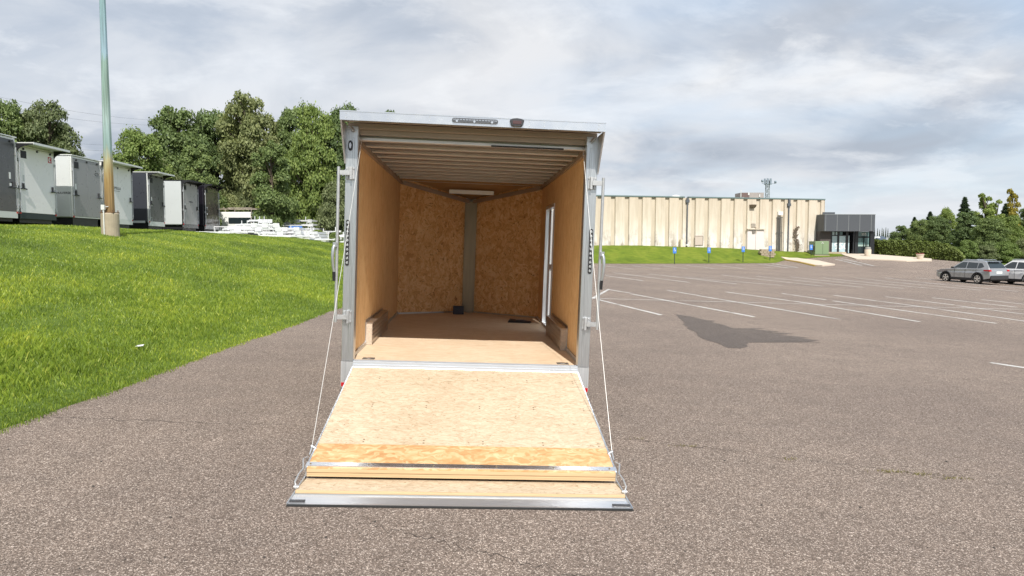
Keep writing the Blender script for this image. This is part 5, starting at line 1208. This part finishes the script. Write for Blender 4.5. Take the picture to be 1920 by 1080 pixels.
tree('e', 510, 262, 56, 46, 'smaller green tree in front of the tallest crown', GW)
tree('e', 375, 268, 56, 44, 'lower tree between the silver trailer and the wood', GW)
GB = 'bushes along the foot of the wood'
for i, (px_, yt_, Y, w_, lab) in enumerate([(432, 372, 62, 34, 'dark bush above the rack truck, nearest the black trailer'), (465, 352, 63, 34, 'leafy bush behind the ladder rack of the truck'), (505, 345, 63, 36, 'olive bush behind the middle open trailers'), (545, 358, 63, 34, 'low bush behind the stacked white decks'), (588, 352, 62, 36, 'bright bush above the black high sided trailer'), (632, 345, 60, 38, 'bright leafy bush beside the lock rod of the open trailer'), (225, 330, 58, 50, 'bush between the rusty pole and the navy trailer'), (300, 310, 60, 52, 'bush above the dark trailer roof')]):
    tree('so'[i % 2] if i not in (0,) else 'o', px_, yt_, Y, w_, lab, GB, 'bush', cat='bush')
for i, (px_, yt_, Y, w_, lab) in enumerate([(598, 432, 50, 18, 'yellow green weeds growing on the crest by the raised trailer nose'), (626, 436, 46, 12, 'small tuft of weeds left of the lock rod')]):
    tree('s', px_, yt_, Y, w_, lab, 'weeds on the grass crest', 'weeds', cat='weeds', sink=.1)
# right side
GR = 'trees at the right end of the lot'
for key, px_, yt_, Y, w_, lab, nm in [
    ('a', 1692, 424, 108, 24, 'low round tree at the left end of the right hand trees', 'broadleaf_tree'),
    ('k', 1714, 408, 118, 22, 'small dark conifer, first from the left behind the round tree', 'conifer_tree'),
    ('k', 1743, 398, 116, 26, 'dark conifer, second from the left above the hedge', 'conifer_tree'),
    ('b', 1728, 413, 104, 28, 'green tree above the middle of the hedge', 'broadleaf_tree'),
    ('d', 1772, 391, 100, 24, 'yellowish green tree above the right part of the hedge', 'broadleaf_tree'),
    ('k', 1807, 371, 104, 30, 'tallest dark conifer behind the leafy trees', 'conifer_tree'),
    ('a', 1757, 406, 98, 28, 'dark green tree above the hedge, left of the yellowish one', 'broadleaf_tree'),
    ('p', 1846, 361, 92, 25, 'tall poplar with an open ragged top', 'poplar_tree'),
    ('p', 1868, 374, 94, 22, 'poplar close against the ragged one, on its right', 'poplar_tree'),
    ('e', 1815, 394, 92, 32, 'rounded green tree below the tall conifer', 'broadleaf_tree'),
    ('k', 1884, 383, 100, 30, 'dark conifer left of the yellow tree', 'conifer_tree'),
    ('y', 1897, 350, 90, 17, 'tree with yellow autumn leaves', 'yellow_tree'),
    ('d', 1893, 405, 88, 30, 'bright green tree below the yellow one', 'broadleaf_tree'),
    ('a', 1925, 392, 92, 30, 'green tree cut by the right picture edge', 'broadleaf_tree'),
    ('b', 1855, 410, 87, 36, 'leafy low tree behind the silver car', 'broadleaf_tree')]:
    tree(key, px_, yt_, Y, w_, lab, GR, nm, zb=None if Y < 95 else -.6)
GS = 'bushes in front of the right hand trees'
for i, (px_, yt_, Y, w_, lab) in enumerate([(1815, 452, 84, 24, 'dark bush touching the right end of the hedge'), (1850, 462, 83, 26, 'bush right above the roof of the silver car'), (1885, 455, 83, 28, 'bush above the white car'), (1925, 450, 83, 28, 'bush at the right picture edge')]):
    tree('so'[i % 2], px_, yt_, Y, w_, lab, GS, 'bush', cat='bush')
for i, px_ in enumerate((1640, 1645.5, 1649.5, 1654, 1657, 1661, 1665)):
    tree('k', px_, 427+(i*37 % 5), 260, 3.2, 'tiny far conifer behind the white house', 'far conifers behind the house', 'conifer_tree', zb=-2)
# hedge
b_ = []
r = np.random.default_rng(5); n = 26000; u = r.random(n)
ha, hb = on(1640, 480), on(1792, 489); ha = Vector((ex(1640, 88), 88, 0)); hb = Vector((at(1793, 480, 78).x, 78, 0))
th = r.random(n)*math.pi; depth = 1.5
px_h = ha.x+(hb.x-ha.x)*u; py_h = ha.y+(hb.y-ha.y)*u
zb_h = np.array([g(a, c_) for a, c_ in zip(px_h, py_h)])
hgt_ = np.interp(u, [0, .75, .93, 1], [2.0, 2.0, 1.75, .9])*(1+.06*np.sin(u*60)+.05*r.normal(size=n)*.5)
cc = np.stack([px_h+r.normal(0, .08, n), py_h-np.cos(th)*depth*(.8+.2*r.random(n)), zb_h+np.clip(np.sin(th)**.45, 0, 1)*hgt_*(.85+.15*r.random(n))*np.where(r.random(n) < .25, r.random(n), 1)], 1)
nr = np.stack([r.normal(0, .6, n), -np.cos(th)+r.normal(0, .5, n), np.sin(th)+r.normal(0, .5, n)], 1); nr /= np.linalg.norm(nr, axis=1)[:, None]
a_ = np.cross(nr, r.normal(size=(n, 3))); a_ /= np.linalg.norm(a_, axis=1)[:, None]; bb_ = np.cross(nr, a_); s_ = .11*(.6+.9*r.random(n))[:, None]
V = np.stack([cc-a_*s_, cc-bb_*s_*.6, cc+a_*s_, cc+bb_*s_*.6], 1).astype(np.float32)
hr = empty('hedge', (0, 0, 0), 'long clipped dark green hedge behind the plaza', 'hedge')
ho = bpy.data.objects.new('foliage', mesh_quads('foliage', V, MT['hedge'])); COL.objects.link(ho); ho.parent = hr
b = MB()
for k in range(24): q = ha.lerp(hb, (k+.5)/24); zq = g(q.x, q.y); b.tube([(q.x, q.y, zq-.2), (q.x+.1, q.y, zq+1.1)], [.05, .02], 5)
b.build('stems', MT['bark'], hr)
drape('hedge_bed', [(ha.x-1, ha.y-2.2), (hb.x+1, hb.y-2.0), (100, 76), (100, 130), (52, 130), (46, 100), (ha.x-1, ha.y+2)], MT['soil'], .05, maxlen=3)

# power lines ------------------------------------------------------------
for i, (pa, pb, Y0, Y1, lab) in enumerate([((-30, 176), (330, 228), 70, 95, 'topmost thin power line crossing the left sky'), ((-30, 196), (330, 236), 70, 95, 'second thin power line below the topmost one'), ((-30, 250), (330, 272), 70, 95, 'upper line of the lower bundle beside the pole'), ((-30, 262), (330, 282), 70, 95, 'lowest power line just above the trailer roofs')]):
    a, c_ = at(*pa, Y0), at(*pb, Y1); b = MB(); pts_ = []
    for k in range(25): u = k/24; q = a.lerp(c_, u); q.z -= .5*math.sin(math.pi*u); pts_.append(q)
    b.tube(pts_, .010, 4); o = b.build('power_line', mat('dark_wire', (.06, .065, .07), .6) if i == 0 else bpy.data.materials['dark_wire']); tag(o, lab, 'power line', 'power lines in the left sky')
# scraps of litter on the grass
for px_, py_, s_, lab, c_ in ((263, 659, .05, 'small white scrap of litter lying in the grass', 'white'),):
    q = on(px_, py_); b = MB(); b.add([(-s_, -.02, .05), (s_, -.03, .06), (s_*.8, .03, .07), (-s_*.7, .02, .06), (-s_, -.02, .045), (s_, -.03, .055), (s_*.8, .03, .065), (-s_*.7, .02, .055)], [(0, 1, 2, 3), (7, 6, 5, 4), (0, 4, 5, 1), (1, 5, 6, 2), (2, 6, 7, 3), (3, 7, 4, 0)]); o = b.build('litter', MT[c_]); o.location = (q.x, q.y, q.z+.02); tag(o, lab, 'litter')

# small weeds and grit in the cracks
b = MB(); rw = random.Random(4)
for px_, py_, k_, sp_ in ((1675, 886, 60, .10), (1730, 891, 40, .07), (1786, 898, 45, .07), (1482, 862, 25, .05), (1292, 838, 30, .06), (1198, 824, 16, .04)):
    q = on(px_, py_)
    for k in range(k_):
        x = q.x+rw.gauss(0, sp_); y = q.y+rw.gauss(0, .015); a = rw.random()*6.28; h = rw.uniform(.006, .022); zz_ = g(x, y)+.004
        b.add([(x-.004*math.cos(a), y-.004*math.sin(a), zz_), (x+.004*math.cos(a), y+.004*math.sin(a), zz_), (x+rw.gauss(0, .012), y+rw.gauss(0, .012), zz_+h)], [(0, 1, 2)])
tag(b.build('crack_weeds', mat('dry_weeds', (.17, .15, .05), .9)), 'thin dry weeds growing along the crack in the asphalt', 'weeds', kind='stuff')
b = MB()
for k in range(260):
    px_, py_ = rw.uniform(-20, 1940), rw.uniform(700, 1085)
    q = on(px_, py_)
    if q.x < edge_x(q.y)+.05 or (abs(q.x) < 1.1 and q.y > 4.1): continue
    r_ = rw.uniform(.003, .008)*(1.8 if rw.random() < .08 else 1); c_ = [Vector((q.x+r_*rw.uniform(.6, 1)*math.cos(t_), q.y+r_*rw.uniform(.6, 1)*math.sin(t_), q.z+.001)) for t_ in lin(0, 5.2, 6)]
    b.add(c_+[Vector((q.x, q.y, q.z+r_*.8))], [(i, (i+1) % 6, 6) for i in range(6)])
tag(b.build('grit', mat('dark_grit', (.05, .043, .038), .9)), 'scattered dark grit on the asphalt', 'grit', kind='stuff')
